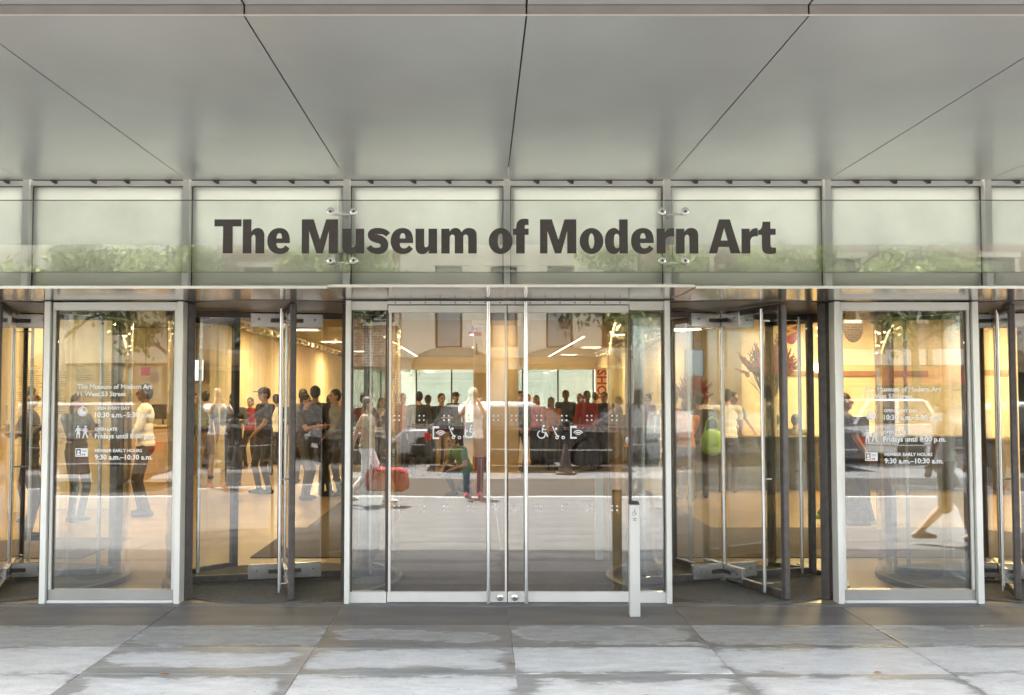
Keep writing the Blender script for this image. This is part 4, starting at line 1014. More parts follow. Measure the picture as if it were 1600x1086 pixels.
# ------------------------------------------------------------------ vehicles
TYRE = mat('tyre_rubber', (.03, .03, .03), .8, 0, .1); RIM = mat('wheel_rim', (.5, .5, .5), .3, .8, .05)
CHROME = mat('chrome_trim', (.8, .8, .8), .12, 1, .03); CARGLASS = glass_mat('car_glass', .09, (.25, .28, .28)); CABIN = mat('car_interior', (.05, .045, .04), .9, 0, .2)
HEAD = mat('headlight_lens', (.7, .7, .7), .1, .3, .05); TAIL = mat('tail_lens', (.40, .015, .015), .25, 0, .05); AMBER = mat('amber_lens', (.7, .25, .02), .25, 0, .05)
def car(name, label, cat, x, y, rz, L, wd, belt, top, cab, paint, wheels, nose=.12, z0=.26, wr=.34, panel=False, roofm=None):
    """cab = (rear base, rear top, front top, front base) along the length, measured from the middle; wheels = two axle positions"""
    t = thing(name, label, cat, (x, y, -.131), rz)
    h = L / 2; arch = wr + .05
    pr = [(-h, z0 + .15), (-h + .03, belt - .18), (-h + .10, belt)] + [(h - .25, belt - nose), (h - .06, belt - nose - .14), (h, z0 + .28), (h - .06, z0)]
    for ax in sorted(wheels, reverse=True): pr += [(ax + arch * math.cos(R(a)), max(z0, wr + arch * math.sin(R(a)))) for a in range(-10, 191, 20)]
    pr += [(-h + .06, z0)]
    b = MB().prism(pr, -wd / 2, wd / 2); body = b.build('body', paint, t, bevel=.035)
    ins = .13; c = cab
    bl = [(c[0], belt), (c[3], belt)]; tl = [(c[1], top), (c[2], top)]
    def box8(dy0, dy1, xs_, zs_):
        return [(xs_[0], -dy0, zs_[0]), (xs_[3], -dy0, zs_[0]), (xs_[3], dy0, zs_[0]), (xs_[0], dy0, zs_[0]), (xs_[1], -dy1, zs_[1]), (xs_[2], -dy1, zs_[1]), (xs_[2], dy1, zs_[1]), (xs_[1], dy1, zs_[1])]
    F8 = [(3, 2, 1, 0), (4, 5, 6, 7), (0, 1, 5, 4), (1, 2, 6, 5), (2, 3, 7, 6), (3, 0, 4, 7)]
    y0_, y1_ = wd / 2 - .04, wd / 2 - ins
    if panel: MB().add(box8(y0_, y1_, c, (belt + .001, top)), F8).build('roof', paint, t, bevel=.05)
    else:
        MB().add(box8(y0_ - .02, y1_ - .02, [q + s_ * .03 for q, s_ in zip(c, (1, 1, -1, -1))], (belt + .001, top - .05)), F8).build('window', CARGLASS, t)
        MB().box(c[0] + .35, c[3] - .5, -y1_ + .15, y1_ - .15, belt - .1 + .12, belt + (top - belt) * .55).build('seats', CABIN, t, bevel=.05)
        rf = MB().add([(c[1] - .03, -y1_, top - .05), (c[2] + .03, -y1_, top - .05), (c[2] + .03, y1_, top - .05), (c[1] - .03, y1_, top - .05), (c[1] + .1, -y1_ + .12, top), (c[2] - .1, -y1_ + .12, top), (c[2] - .1, y1_ - .12, top), (c[1] + .1, y1_ - .12, top)], F8)
        for s in (-1, 1):
            n = 4 if c[2] - c[1] > 1.6 else 3
            for q in range(n):
                f = q / (n - 1); xb, xt = c[0] + (c[3] - c[0]) * f, c[1] + (c[2] - c[1]) * f; pw = .05
                rf.add([(xb - pw, s * y0_, belt), (xb + pw, s * y0_, belt), (xb + pw, s * (y0_ - .05), belt), (xb - pw, s * (y0_ - .05), belt), (xt - pw, s * y1_, top - .04), (xt + pw, s * y1_, top - .04), (xt + pw, s * (y1_ - .05), top - .04), (xt - pw, s * (y1_ - .05), top - .04)], F8)
        rf.build('roof', roofm or paint, t)
    if panel: MB().add([(c[2] + .06, -y1_ + .1, top - .15), (c[3] + .012, -y0_ + .1, belt + .08), (c[3] + .012, y0_ - .1, belt + .08), (c[2] + .06, y1_ - .1, top - .15)], [(0, 1, 2, 3)]).build('windscreen', CARGLASS, t)
    for s in (-1, 1):
        tm = MB(); tm.box(-h + .15, h - .35, s * (wd / 2 + .002), s * (wd / 2 + .016), belt - .05, belt - .02); tm.box(-h + .2, h - .4, s * (wd / 2 + .002), s * (wd / 2 + .014), z0 + .22, z0 + .25)
        tm.build('chrome_strip', CHROME, t)
        for q in (-.75, .35):
            MB().box(q, q + .16, s * (wd / 2 + .003), s * (wd / 2 + .035), belt - .16, belt - .13).build('door_handle', CHROME, t)
        MB().box(c[3] - .28, c[3] - .14, min(s * (wd / 2 - .03), s * (wd / 2 + .17)), max(s * (wd / 2 - .03), s * (wd / 2 + .17)), belt + .005, belt + .13).build('mirror', paint, t, bevel=.02)
        MB().box(h - .11, h - .005, min(s * (wd / 2 - .38), s * (wd / 2 + .004)), max(s * (wd / 2 - .38), s * (wd / 2 + .004)), belt - nose - .30, belt - nose - .16).build('headlight', HEAD, t, bevel=.015)
        MB().box(h - .13, h - .02, min(s * (wd / 2 - .2), s * (wd / 2 + .006)), max(s * (wd / 2 - .2), s * (wd / 2 + .006)), belt - nose - .37, belt - nose - .315).build('indicator', AMBER, t)
        MB().box(-h - .004, -h + .16, min(s * (wd / 2 - .28), s * (wd / 2 + .006)), max(s * (wd / 2 - .28), s * (wd / 2 + .006)), belt - .34, belt - .14).build('tail_light', TAIL, t, bevel=.01)
        for ax in wheels:
            wh = MB().lathe([(wr * .62, -.10), (wr * .95, -.10), (wr, -.07), (wr, .07), (wr * .95, .10), (wr * .62, .10)], n=28).build('wheel', TYRE, t, smooth=True)
            wh.location = (ax, s * (wd / 2 - .11), wr); wh.rotation_euler = (R(90), 0, 0)
            rm = MB(); rm.lathe([(.03, .085), (.055, .09), (.055, .075), (wr * .60, .06), (wr * .64, .085), (wr * .64, -.08), (.03, -.08)], n=28)
            o = rm.build('rim', RIM, wh, smooth=True)
            sp = MB()
            for q in range(5): a = q * 2 * math.pi / 5; sp.obox((wr * .3 * math.cos(a), wr * .3 * math.sin(a)), (math.cos(a), math.sin(a)), (-math.sin(a), math.cos(a)), wr * .32, .028, -.094, .094)
            sp.build('spokes', CHROME, wh)
    MB().box(h - .02, h + .012, -wd * .28, wd * .28, z0 + .22, belt - nose - .2).build('grille', FR, t); MB().box(h + .013, h + .018, -.26, .26, z0 + .10, z0 + .21).build('number_plate', WHITEPRINT, t)
    return t
BLACKP = mat('black_car_paint', (.020, .019, .019), .25, 0, .08, coat=1); WHITEP = mat('white_car_paint', (.72, .72, .70), .3, 0, .03, coat=.8); SILVER = mat('silver_car_paint', (.66, .66, .64), .3, .4, .04, coat=1); GREYP = mat('grey_car_paint', (.12, .12, .13), .28, .3, .05, coat=1); TANP = mat('brown_car_paint', (.13, .075, .045), .28, .3, .05, coat=1)
CARS = [
 ('parked_van', 'white delivery van parked across the street at the far left', 'van', -13.3, -19.5, 0, 5.2, 1.95, 1.15, 2.25, (-2.5, -2.42, .75, 1.75), WHITEP, (-1.6, 1.65), dict(wr=.34, panel=True)),
 ('parked_car', 'silver estate car parked next to the van across the street', 'car', -5.0, -19.5, 0, 4.7, 1.84, 1.05, 1.68, (-2.15, -1.85, .4, 1.15), SILVER, (-1.42, 1.42), dict(wr=.34)),
 ('parked_car', 'silver hatchback car parked under the smaller tan awning', 'car', -.2, -19.5, math.pi, 4.2, 1.78, 1.00, 1.62, (-1.9, -1.6, .3, 1.1), SILVER, (-1.28, 1.3), dict(wr=.32)),
 ('parked_car', 'dark grey saloon car parked under the lettered tan awning', 'car', 4.7, -19.5, 0, 4.7, 1.82, 1.0, 1.58, (-1.75, -1.0, .35, 1.15), GREYP, (-1.42, 1.42), dict(wr=.33)),
 ('parked_car', 'white estate car parked before the white shop fascia', 'car', 9.9, -19.5, math.pi, 4.8, 1.86, 1.05, 1.70, (-2.2, -1.9, .4, 1.15), WHITEP, (-1.45, 1.45), dict(wr=.34)),
 ('black_car', 'black saloon car with red tail lamps standing in the road at the left', 'car', -4.6, -17.1, 0, 4.8, 1.84, .96, 1.45, (-1.8, -1.05, .35, 1.15), BLACKP, (-1.44, 1.44), dict(wr=.33)),
 ('black_car', 'black estate car standing in the road behind the traffic cone', 'car', 1.1, -17.1, 0, 4.9, 1.90, 1.05, 1.56, (-2.25, -1.95, .45, 1.15), BLACKP, (-1.48, 1.48), dict(wr=.36)),
 ('dark_car', 'dark grey saloon car with an amber lamp standing in the road at the right', 'car', 6.9, -17.1, math.pi, 4.7, 1.82, .96, 1.46, (-1.75, -1.0, .35, 1.15), GREYP, (-1.42, 1.42), dict(wr=.33)),
 ('moving_car', 'brown estate car in the near lane left of the entrance', 'car', -8.6, -12.2, math.pi, 4.8, 1.88, 1.05, 1.66, (-2.2, -1.9, .4, 1.15), TANP, (-1.45, 1.45), dict(wr=.36)),
]
for c in CARS: car(*c[:-1], **c[-1])
cn = thing('traffic_cone', 'dark brown traffic cone standing alone in the street', 'traffic cone', (1.95, -15.3, -.13))
CN = mat('dark_cone_rubber', (.07, .045, .035), .7, 0, .15)
MB().box(-.22, .22, -.22, .22, .003, .045).build('base', CN, cn, bevel=.01); MB().lathe([(.17, .0455), (.035, .66), (.03, .665), (.001, .665)], n=20).build('cone_body', CN, cn, smooth=True)

# ------------------------------------------------------------------ people
SKIN = {k: mat('skin_' + k, c, .55, 0, .06, 10) for k, c in (('light', (.52, .30, .20)), ('tan', (.36, .19, .11)), ('brown', (.17, .085, .05)))}
def cloth(name, c): return mat('cloth_' + name, c, .85, 0, .16, 9, bump=.25)
C = {n: cloth(n, c) for n, c in dict(white=(.84, .84, .82), black=(.045, .041, .039), charcoal=(.068, .063, .06), navy=(.035, .045, .085), jeans=(.06, .085, .15), khaki=(.34, .26, .16), red=(.36, .04, .04), green=(.14, .26, .05), lime=(.22, .42, .06),
     tan=(.46, .34, .20), grey=(.22, .22, .22), blue=(.12, .2, .36), pink=(.62, .16, .18), orange=(.46, .17, .04), stripe=(.5, .46, .4), olive=(.16, .15, .07)).items()}
HAIRM = {k: mat('hair_' + k, c, .6, 0, .3, 60) for k, c in (('black', (.022, .018, .016)), ('brown', (.07, .04, .022)), ('fair', (.38, .26, .12)), ('grey', (.4, .39, .37)), ('red', (.22, .06, .02)))}
EYEM = mat('eye_dark', (.03, .02, .02), .3, 0, .1); LIPM = mat('lips', (.30, .09, .08), .5, 0, .1)
QUEUE = []
ARMS = {  # wrist target, elbow pole, in metres for a figure of 1.75 m facing -Y; x is mirrored for the other arm
    'down': ((.25, -.03, .84), (.3, .6, 0)), 'camera': ((.075, -.20, 1.56), (.55, -.1, -1)), 'phone': ((.10, -.36, 1.24), (.5, .2, -1)), 'strap': ((.13, -.15, 1.30), (.7, .1, -1)), 'hip': ((.22, -.04, 1.02), (1, .5, 0)),
    'desk': ((.18, -.36, 1.02), (.6, .4, -.6)), 'low': ((.10, -.26, .98), (.6, .4, -.4)), 'swing_f': ((.22, -.24, .90), (.2, .8, -.2)), 'swing_b': ((.25, .22, .88), (.2, .8, 0)), 'lap': ((.12, -.34, .66), (.6, .4, -.3)), 'reach': ((.16, -.44, .50), (.6, .4, -.2))}
def ik(a, tgt, l1, l2, pole):
    a, tgt, pole = Vector(a), Vector(tgt), Vector(pole); d = tgt - a; L = min(d.length, l1 + l2 - .004); d.normalize()
    x = (l1 * l1 - l2 * l2 + L * L) / (2 * L); hgt = math.sqrt(max(1e-6, l1 * l1 - x * x))
    n = (pole - d * pole.dot(d)); n = n.normalized() if n.length > 1e-4 else d.orthogonal().normalized()
    return a + d * x + n * hgt, a + d * L
def person(label, x, y, rz, h=1.72, top='black', legs='jeans', shoes='black', skin='light', hair='brown', arms=('down', 'down'), stance='stand', lean=0, sleeve='short', long_hair=False, shorts=False, skirt=False, bulk=1.0, group='visitors inside the lobby', z=0., bare=False, cap=None, look=0.):
    P = []                                                        # ('e', centre, radii, rot, region) or ('c', p0, p1, r0, r1, region)
    pz = {'stand': .94, 'walk': .915, 'sit': .50, 'crouch': .40}[stance]
    Rl = Matrix.Rotation(R(lean), 3, 'X'); pel = Vector((0, 0, pz))
    def B(px, py, pz_): return pel + Rl @ Vector((px * (bulk if abs(px) < .19 else 1), py * bulk, pz_))
    E = lambda c, r, reg, rot=Rl: P.append(('e', c, Vector(r), rot, reg))
    K = lambda a, b, r0, r1, reg: P.append(('c', Vector(a), Vector(b), r0, r1, reg))
    E(B(0, .01, -.02), (.165 * bulk, .125 * bulk, .13), 'legs')
    E(B(0, 0, .10), (.160 * bulk, .122 * bulk, .15), 'top'); E(B(0, -.005, .24), (.155 * bulk, .115 * bulk, .17), 'top'); E(B(0, 0, .40), (.178, .122, .17), 'top'); E(B(0, .01, .02), (.172 * bulk, .132 * bulk, .085), 'top')
    K(B(-.145, .015, .485), B(.145, .015, .485), .068, .068, 'top'); K(B(0, .02, .47), B(0, .0, .60), .066, .052, 'skin')
    hc = B(0, -.02, .70) if stance != 'crouch' else B(0, -.03, .69)
    Hr = Rl @ Matrix.Rotation(R(-lean * .7), 3, 'X') @ Matrix.Rotation(look, 3, 'Z')
    def Hh(a, b, c): return hc + Hr @ Vector((a, b, c))
    E(Hh(0, .008, .018), (.073, .092, .098), 'skin', Hr); E(Hh(0, -.022, -.052), (.054, .062, .062), 'skin', Hr); E(Hh(0, -.095, -.012), (.013, .020, .024), 'skin', Hr)
    for s in (-1, 1):
        E(Hh(s * .074, .01, -.008), (.012, .022, .032), 'skin', Hr); E(Hh(s * .030, -.080, .012), (.013, .010, .008), 'eye', Hr)
    E(Hh(0, -.080, -.055), (.022, .010, .007), 'lip', Hr)
    def arm(s, kind):
        (tx, ty, tz), pole = ARMS[kind]
        S = B(s * .185, .015, .485); dz = pz - .94
        tgt = Vector((s * tx, ty, tz + dz)) if stance not in ('sit', 'crouch') else Vector((s * tx, ty, tz if kind in ('lap', 'reach', 'desk') else tz + dz))
        if lean and kind == 'camera': tgt = tgt + Vector((0, 0, 0))
        el, wr = ik(S, tgt, .29, .255, (s * pole[0], pole[1], pole[2]))
        K(S, el, .052, .042, 'skin'); K(el, wr, .041, .028, 'skin')
        if sleeve == 'long': K(S, el, .066, .054, 'top'); K(el, el.lerp(wr, .93), .054, .041, 'top')
        elif sleeve == 'short': K(S, S.lerp(el, .58), .068, .062, 'top')
        d = (wr - el).normalized(); up = Vector((0, 0, 1)); side = d.cross(up)
        side = side.normalized() if side.length > .2 else Vector((0, 1, 0)); nrm = side.cross(d).normalized()
        if kind in ('down', 'swing_f', 'swing_b', 'hip'): side, nrm = Vector((0, -1, 0)) - d * d.dot(Vector((0, -1, 0))), None; side.normalize(); nrm = d.cross(side).normalized() * -s
        for q in (-.022, 0, .022): K(wr + side * q * .6, wr + d * .078 + side * q * 1.3, .018, .014, 'skin')
        ins_ = -nrm if nrm is not None else up
        for q, L in ((-.033, .062), (-.011, .075), (.011, .078), (.033, .068)):
            b0 = wr + d * .078 + side * q; m1 = b0 + d * L * .55 + ins_ * .010; K(b0, m1, .0095, .009, 'skin'); K(m1, m1 + (d * .7 + ins_ * .7).normalized() * L * .5, .009, .0078, 'skin')
        th = wr + d * .02 + side * -.026 * (1 if s > 0 else 1); K(th, th + (d * .6 - side * .7).normalized() * .05, .012, .010, 'skin')
    for s, kd in ((-1, arms[0]), (1, arms[1])): arm(s, kd)
    if stance == 'walk': feet = {-1: (Vector((-.09, -.30, .075)), -.1), 1: (Vector((.10, .30, .13)), .4)}
    elif stance == 'sit': feet = {s: (Vector((s * .11, -.40, .075)), 0) for s in (-1, 1)}
    elif stance == 'crouch': feet = {-1: (Vector((-.13, -.22, .075)), 0), 1: (Vector((.13, .06, .09)), .3)}
    else: feet = {-1: (Vector((-.10, -.03, .075)), 0), 1: (Vector((.11, .04, .075)), 0)}
    for s in (-1, 1):
        hip = B(s * .085, .0, -.03); ft, tilt = feet[s]
        kn, an = ik(hip, ft, .435, .425, (s * .18, -1, .1 if stance != 'crouch' else .8))
        leg = 'skin' if bare else 'legs'
        K(hip, kn, .088 * bulk if not bare else .078, .060 if not bare else .052, leg); 
        if shorts or bare: K(kn, kn.lerp(an, .45), .050, .052, 'skin'); K(kn.lerp(an, .45), an, .052, .034, 'skin'); 
        else: K(kn, an, .060, .050, 'legs')
        if shorts: K(hip, hip.lerp(kn, 1.06), .098 * bulk, .082, 'legs')
        fd = Vector((s * .04, -1, 0)).normalized(); lo = Vector((0, 0, -.035))
        K(an + lo - fd * .045, an + lo + fd * .09, .040, .038, 'shoe'); K(an + lo + fd * .05, an + lo + fd * .165 - Vector((0, 0, .004)), .041, .030, 'shoe'); K(an, an + lo, .043, .043, 'shoe')
        if skirt: K(hip, hip.lerp(kn, .85), .12, .15, 'top')
    mb = MB()
    for p in P:
        if p[0] == 'e': mb.ell(p[1], p[2], p[3])
        else:
            a, b, r0, r1 = p[1], p[2], p[3], p[4]; d = (b - a).normalized(); ps, rs = [], []
            for q in range(4): t_ = math.pi / 2 * (1 - q / 4); ps.append(a - d * r0 * math.sin(t_)); rs.append(max(1e-3, r0 * math.cos(t_)))
            ps.append(a); rs.append(r0); ps.append(b); rs.append(r1)
            for q in range(1, 5): t_ = math.pi / 2 * q / 4; ps.append(b + d * r1 * math.sin(t_)); rs.append(max(1e-3, r1 * math.cos(t_)))
            mb.tube(ps, rs, 10)
    me = bpy.data.meshes.new('person'); me.from_pydata(mb.v, [], mb.f)
    bm = bmesh.new(); bm.from_mesh(me); bmesh.ops.recalc_face_normals(bm, faces=bm.faces); bm.to_mesh(me); bm.free()
    o = link('person', me); md = o.modifiers.new('skin', 'REMESH'); md.mode = 'VOXEL'; md.voxel_size = .0115
    sm = o.modifiers.new('smooth', 'SMOOTH'); sm.factor = .5; sm.iterations = 2
    o.location = (x, y, z); o.rotation_euler = (0, 0, rz); k = h / 1.75; o.scale = (k, k, k)
    tag(o, label, 'person', group)
    QUEUE.append((o, P, dict(top=C[top], legs=C[legs], shoe=C[shoes], skin=SKIN[skin], eye=EYEM, lip=LIPM)))
    if hair:
        hm = MB(); hm.ell(Hh(0, .026, .040), (.083, .096, .090), Hr, 16, 10); hm.ell(Hh(0, .06, .0), (.078, .062, .085), Hr, 12, 8)
        if long_hair: hm.ell(Hh(0, .075, -.10), (.085, .05, .15), Hr, 12, 8)
        for i, v in enumerate(hm.v):
            q = Vector(v); n_ = math.sin(q.x * 95) * math.sin(q.y * 80 + 1) * math.sin(q.z * 70 + 2) * .006; dd = (q - hc).normalized(); hm.v[i] = tuple(q + dd * n_)
        hm.build('hair', HAIRM[hair], o, smooth=True)
    if cap:
        cm = MB(); cm.ell(Hh(0, .012, .052), (.092, .108, .075), Hr, 16, 8); cm.ell(Hh(0, -.12, .045), (.075, .085, .009), Hr, 14, 5); cm.build('cap', C[cap], o, smooth=True)
    return o, hc
def finish_people():
    dg = bpy.context.evaluated_depsgraph_get()
    for o, P, M in QUEUE:
        me = bpy.data.meshes.new_from_object(o.evaluated_get(dg)); old = o.data; o.modifiers.clear(); o.data = me; bpy.data.meshes.remove(old)
        n = len(me.vertices); co = np.empty(n * 3, 'f'); me.vertices.foreach_get('co', co); co = co.reshape(-1, 3); co[:, 2] = np.maximum(co[:, 2], .001); me.vertices.foreach_set('co', co.ravel())
        nf = len(me.polygons); fc = np.empty(nf * 3, 'f'); me.polygons.foreach_get('center', fc); fc = fc.reshape(-1, 3)
        regs = list(M); best = np.full(nf, 1e9); lab = np.zeros(nf, int)
        for p in P:
            if p[0] == 'e':
                q = (fc - np.array(p[1])) @ np.array(p[3]); r = np.array(p[2]); s = (np.linalg.norm(q / r, axis=1) - 1) * r.min(); reg = p[4]
            else:
                a, b = np.array(p[1]), np.array(p[2]); ab = b - a; tt = np.clip(((fc - a) @ ab) / (ab @ ab), 0, 1); s = np.linalg.norm(fc - a - tt[:, None] * ab, axis=1) - (p[3] + (p[4] - p[3]) * tt); reg = p[5]
            if reg in ('eye', 'lip'): s = s - .006
            hit = s < best; best[hit] = s[hit]; lab[hit] = regs.index(reg)
        me.materials.clear()
        for r in regs: me.materials.append(M[r])
        me.polygons.foreach_set('material_index', lab.astype('i')); me.polygons.foreach_set('use_smooth', np.ones(nf, bool)); me.update()
def hand_camera(label, x, y, z, rz, s=1.):
    t = thing('camera', label, 'camera', (x, y, z), rz); t.scale = (s, s, s)
    MB().box(-.07, .07, -.03, .03, -.045, .045).build('camera_body', C['black'], t, bevel=.008); MB().box(-.03, .03, -.03, .03, .0455, .07).build('viewfinder', C['black'], t, bevel=.006)
    o = MB().lathe([(.036, 0), (.036, .05), (.033, .055), (.033, .07), (.001, .068)], n=18).build('lens', C['black'], t, smooth=True); o.rotation_euler = (R(90), 0, 0); o.location = (0, -.0305, 0)
def bag(label, x, y, z, rz, m, s=1., group=None):
    t = thing('shoulder_bag', label, 'bag', (x, y, z), rz, group); t.scale = (s, s, s)
    b = MB(); b.ell((0, 0, .17), (.19, .09, .19), nu=16, nv=10); b.ell((0, 0, .08), (.17, .085, .09)); b.build('bag_body', m, t, smooth=True)
    MB().tube([(-.12, 0, .31), (-.09, 0, .46), (0, 0, .53), (.09, 0, .46), (.12, 0, .31)], .010, 6).build('handle', m, t, smooth=True)

F = math.pi
# the photographer, standing behind the lens with back to the street
person('photographer in white T-shirt, jeans and pink shoes aiming a camera at the entrance', -.13, -8.66, F, 1.78, 'white', 'jeans', 'pink', 'light', 'fair', ('camera', 'camera'), group='people outside in the street')
hand_camera('black camera held up to the face of the photographer in white', -.13, -8.47, 1.665, F)
def at(px, dist):      # plan point a given distance from the lens on the sight line of a column of pixels
    return (px - 752) / 1590 * dist, CAM_Y + dist
def inside(label, px, dist, rz, **kw): x, y = at(px, dist); return person(label, x, y, rz, **kw)
inside('man in a cream shirt and dark trousers inside the left text panel, facing left', 228, 14.2, R(-70), h=1.82, top='white', legs='charcoal', skin='brown', hair='black', sleeve='long', arms=('down', 'low'))
inside('woman in a dark jacket raising a phone behind the left text panel', 122, 13.6, R(60), h=1.68, top='charcoal', legs='black', hair='brown', sleeve='long', arms=('phone', 'phone'), long_hair=True)
inside('dark dressed man with a shoulder bag beyond the far left revolving door', 47, 11.9, R(100), h=1.76, top='charcoal', legs='charcoal', sleeve='long', hair='black', arms=('strap', 'down'))
bag('dark shoulder bag carried beyond the far left revolving door', *at(36, 11.7), .70, R(80), C['charcoal'])
inside('person in a pale top at the left edge of the left revolving door', 306, 21.5, R(40), h=1.70, top='tan', legs='khaki', hair='brown', arms=('phone', 'phone'))
inside('dark dressed visitor with a rucksack turned away, near the board wall', 322, 20.4, F, h=1.74, top='charcoal', legs='khaki', hair='black', sleeve='long')
inside('visitor in olive behind the rucksack wearer, walking off', 334, 23.0, R(150), h=1.72, top='olive', legs='tan', hair='brown', stance='walk', arms=('swing_f', 'swing_b'))
inside('man in a dark cap and black T-shirt, left of the revolving door shaft', 414, 17.4, R(-50), h=1.80, top='black', legs='charcoal', skin='tan', hair='black', cap='charcoal', arms=('hip', 'low'), bulk=1.1)
inside('woman in black with bare forearms reading a phone by the revolving door shaft', 478, 16.4, R(70), h=1.68, top='black', legs='charcoal', skin='tan', hair='black', arms=('phone', 'phone'), long_hair=True)
inside('tall man in black seen from behind, right of the revolving door shaft', 493, 17.0, F, h=1.82, top='black', legs='black', skin='tan', hair='black', sleeve='long')
inside('man with short black hair in a charcoal jacket, by the bright board wall', 474, 19.5, R(170), h=1.78, top='charcoal', legs='black', hair='black', sleeve='long')
inside('shorter visitor in black facing the board wall', 517, 20.0, R(160), h=1.68, top='black', legs='charcoal', hair='black', sleeve='long')
inside('visitor in brown facing out near the left side window', 535, 21.0, 0, h=1.70, top='olive', legs='charcoal', skin='tan', hair='black', arms=('phone', 'phone'))
inside('visitor in an orange patterned top near the window wall', 629, 22.0, R(40), h=1.70, top='orange', legs='charcoal', skin='tan', hair='red', arms=('hip', 'down'))
inside('dark visitor in a long coat next to the orange top', 655, 21.0, F, h=1.74, top='black', legs='black', hair='black', sleeve='long', skirt=True)
inside('young woman in a black top and tan trousers standing alone in mid lobby', 690, 21.3, R(20), h=1.70, top='black', legs='tan', hair='black', sleeve='long', arms=('phone', 'phone'))
inside('crouching child in a green top behind the left glass door', 733, 17.0, R(-60), h=1.62, top='green', legs='jeans', hair='brown', stance='crouch', lean=28, arms=('reach', 'reach'))
inside('visitor in a dark cap and olive shirt behind the left glass door', 712, 24.5, R(30), h=1.74, top='olive', legs='charcoal', hair='black', cap='charcoal')
inside('woman in a yellow brown top at the left of the standing group', 861, 23.0, 0, h=1.62, top='orange', legs='charcoal', skin='tan', hair='black', arms=('low', 'low'), long_hair=True)
inside('bald looking man in a dark open jacket in the standing group', 884, 23.6, 0, h=1.78, top='charcoal', legs='black', skin='brown', hair='black', sleeve='long', arms=('low', 'down'))
inside('red haired woman in the standing group, looking left', 906, 24.2, R(-40), h=1.70, top='tan', legs='jeans', hair='red', long_hair=True)
inside('man in a dark red checked shirt in the standing group', 917, 22.8, R(10), h=1.76, top='red', legs='black', skin='brown', hair='black', sleeve='long', arms=('down', 'low'))
inside('visitor in black at the right of the standing group', 944, 23.4, R(-20), h=1.74, top='black', legs='charcoal', skin='tan', hair='black', sleeve='long')
inside('woman in dark blue walking along the passage wall', 966, 25.0, R(90), h=1.66, top='navy', legs='charcoal', hair='brown', stance='walk', arms=('swing_f', 'swing_b'))
inside('visitor in a grey top far down the lobby, left of the white column of light', 800, 30.0, R(200), h=1.74, top='grey', legs='charcoal', hair='brown')
inside('visitor in blue far down the lobby beside the grey top', 826, 31.5, R(20), h=1.68, top='blue', legs='charcoal', hair='black')
inside('visitor in charcoal far down the lobby under the left slot light', 604, 29.5, R(10), h=1.74, top='charcoal', legs='black', hair='black', sleeve='long')
inside('visitor in red beside the passage wall at the window end', 1012, 24.5, R(-60), h=1.70, top='red', legs='charcoal', hair='black')
for lab, px, d, rz, kw in (
    ('visitor in a white blouse and long dark hair left of the orange top', 596, 22.5, 30, dict(top='white', legs='charcoal', hair='black', long_hair=True, arms=('low', 'phone'))),
    ('visitor in maroon red with a phone just inside the left side window', 571, 17.5, 50, dict(top='red', legs='black', skin='tan', hair='black', arms=('phone', 'phone'))),
    ('man in a khaki shirt right of the dark long coat', 669, 23.8, 160, dict(top='khaki', legs='jeans', hair='brown', arms=('hip', 'down'))),
    ('woman in navy with fair hair near the carton', 760, 22.0, -30, dict(top='navy', legs='tan', hair='fair', long_hair=True)),
    ('man in a black jacket just right of the tan column', 812, 22.0, 15, dict(top='black', legs='charcoal', skin='tan', hair='black', sleeve='long', arms=('low', 'low'))),
    ('woman in a pink top right of the tan column', 838, 24.5, -10, dict(top='pink', legs='black', hair='brown', long_hair=True)),
    ('man in dark olive behind the red checked shirt', 930, 25.5, 180, dict(top='olive', legs='charcoal', hair='black', sleeve='long')),
    ('boy in a stripe shirt at the passage wall', 985, 22.5, -80, dict(top='stripe', legs='navy', hair='brown', h=1.5)),
    ('woman in black with a raised phone near the left revolving door edge', 366, 19.0, 20, dict(top='black', legs='black', hair='brown', long_hair=True, sleeve='long', arms=('phone', 'phone'))),
    ('man in white with dark trousers between the cap wearer and the shaft', 432, 21.5, 200, dict(top='white', legs='charcoal', hair='black', sleeve='long')),
    ('woman in red by the board wall behind the cap wearer', 392, 23.5, -20, dict(top='red', legs='charcoal', hair='black')),
    ('man in grey at the right edge of the left revolving door', 524, 17.0, -50, dict(top='grey', legs='black', skin='tan', hair='black', sleeve='long', arms=('hip', 'low'))),
    ('woman in a tan coat in front of the pale wooden counter', 186, 19.5, 170, dict(top='tan', legs='charcoal', hair='brown', sleeve='long', skirt=True)),
    ('customer in orange standing at the left end of the desk', 1071, 16.2, 190, dict(top='orange', legs='jeans', hair='brown', arms=('desk', 'down'))),
    ('customer in white with black hair before the desk, left of the vase', 1136, 17.6, 160, dict(top='white', legs='charcoal', hair='black', arms=('desk', 'desk')))):
    kw.setdefault('h', 1.6 + (px % 17) / 85); inside(lab, px, d, R(rz), **kw)
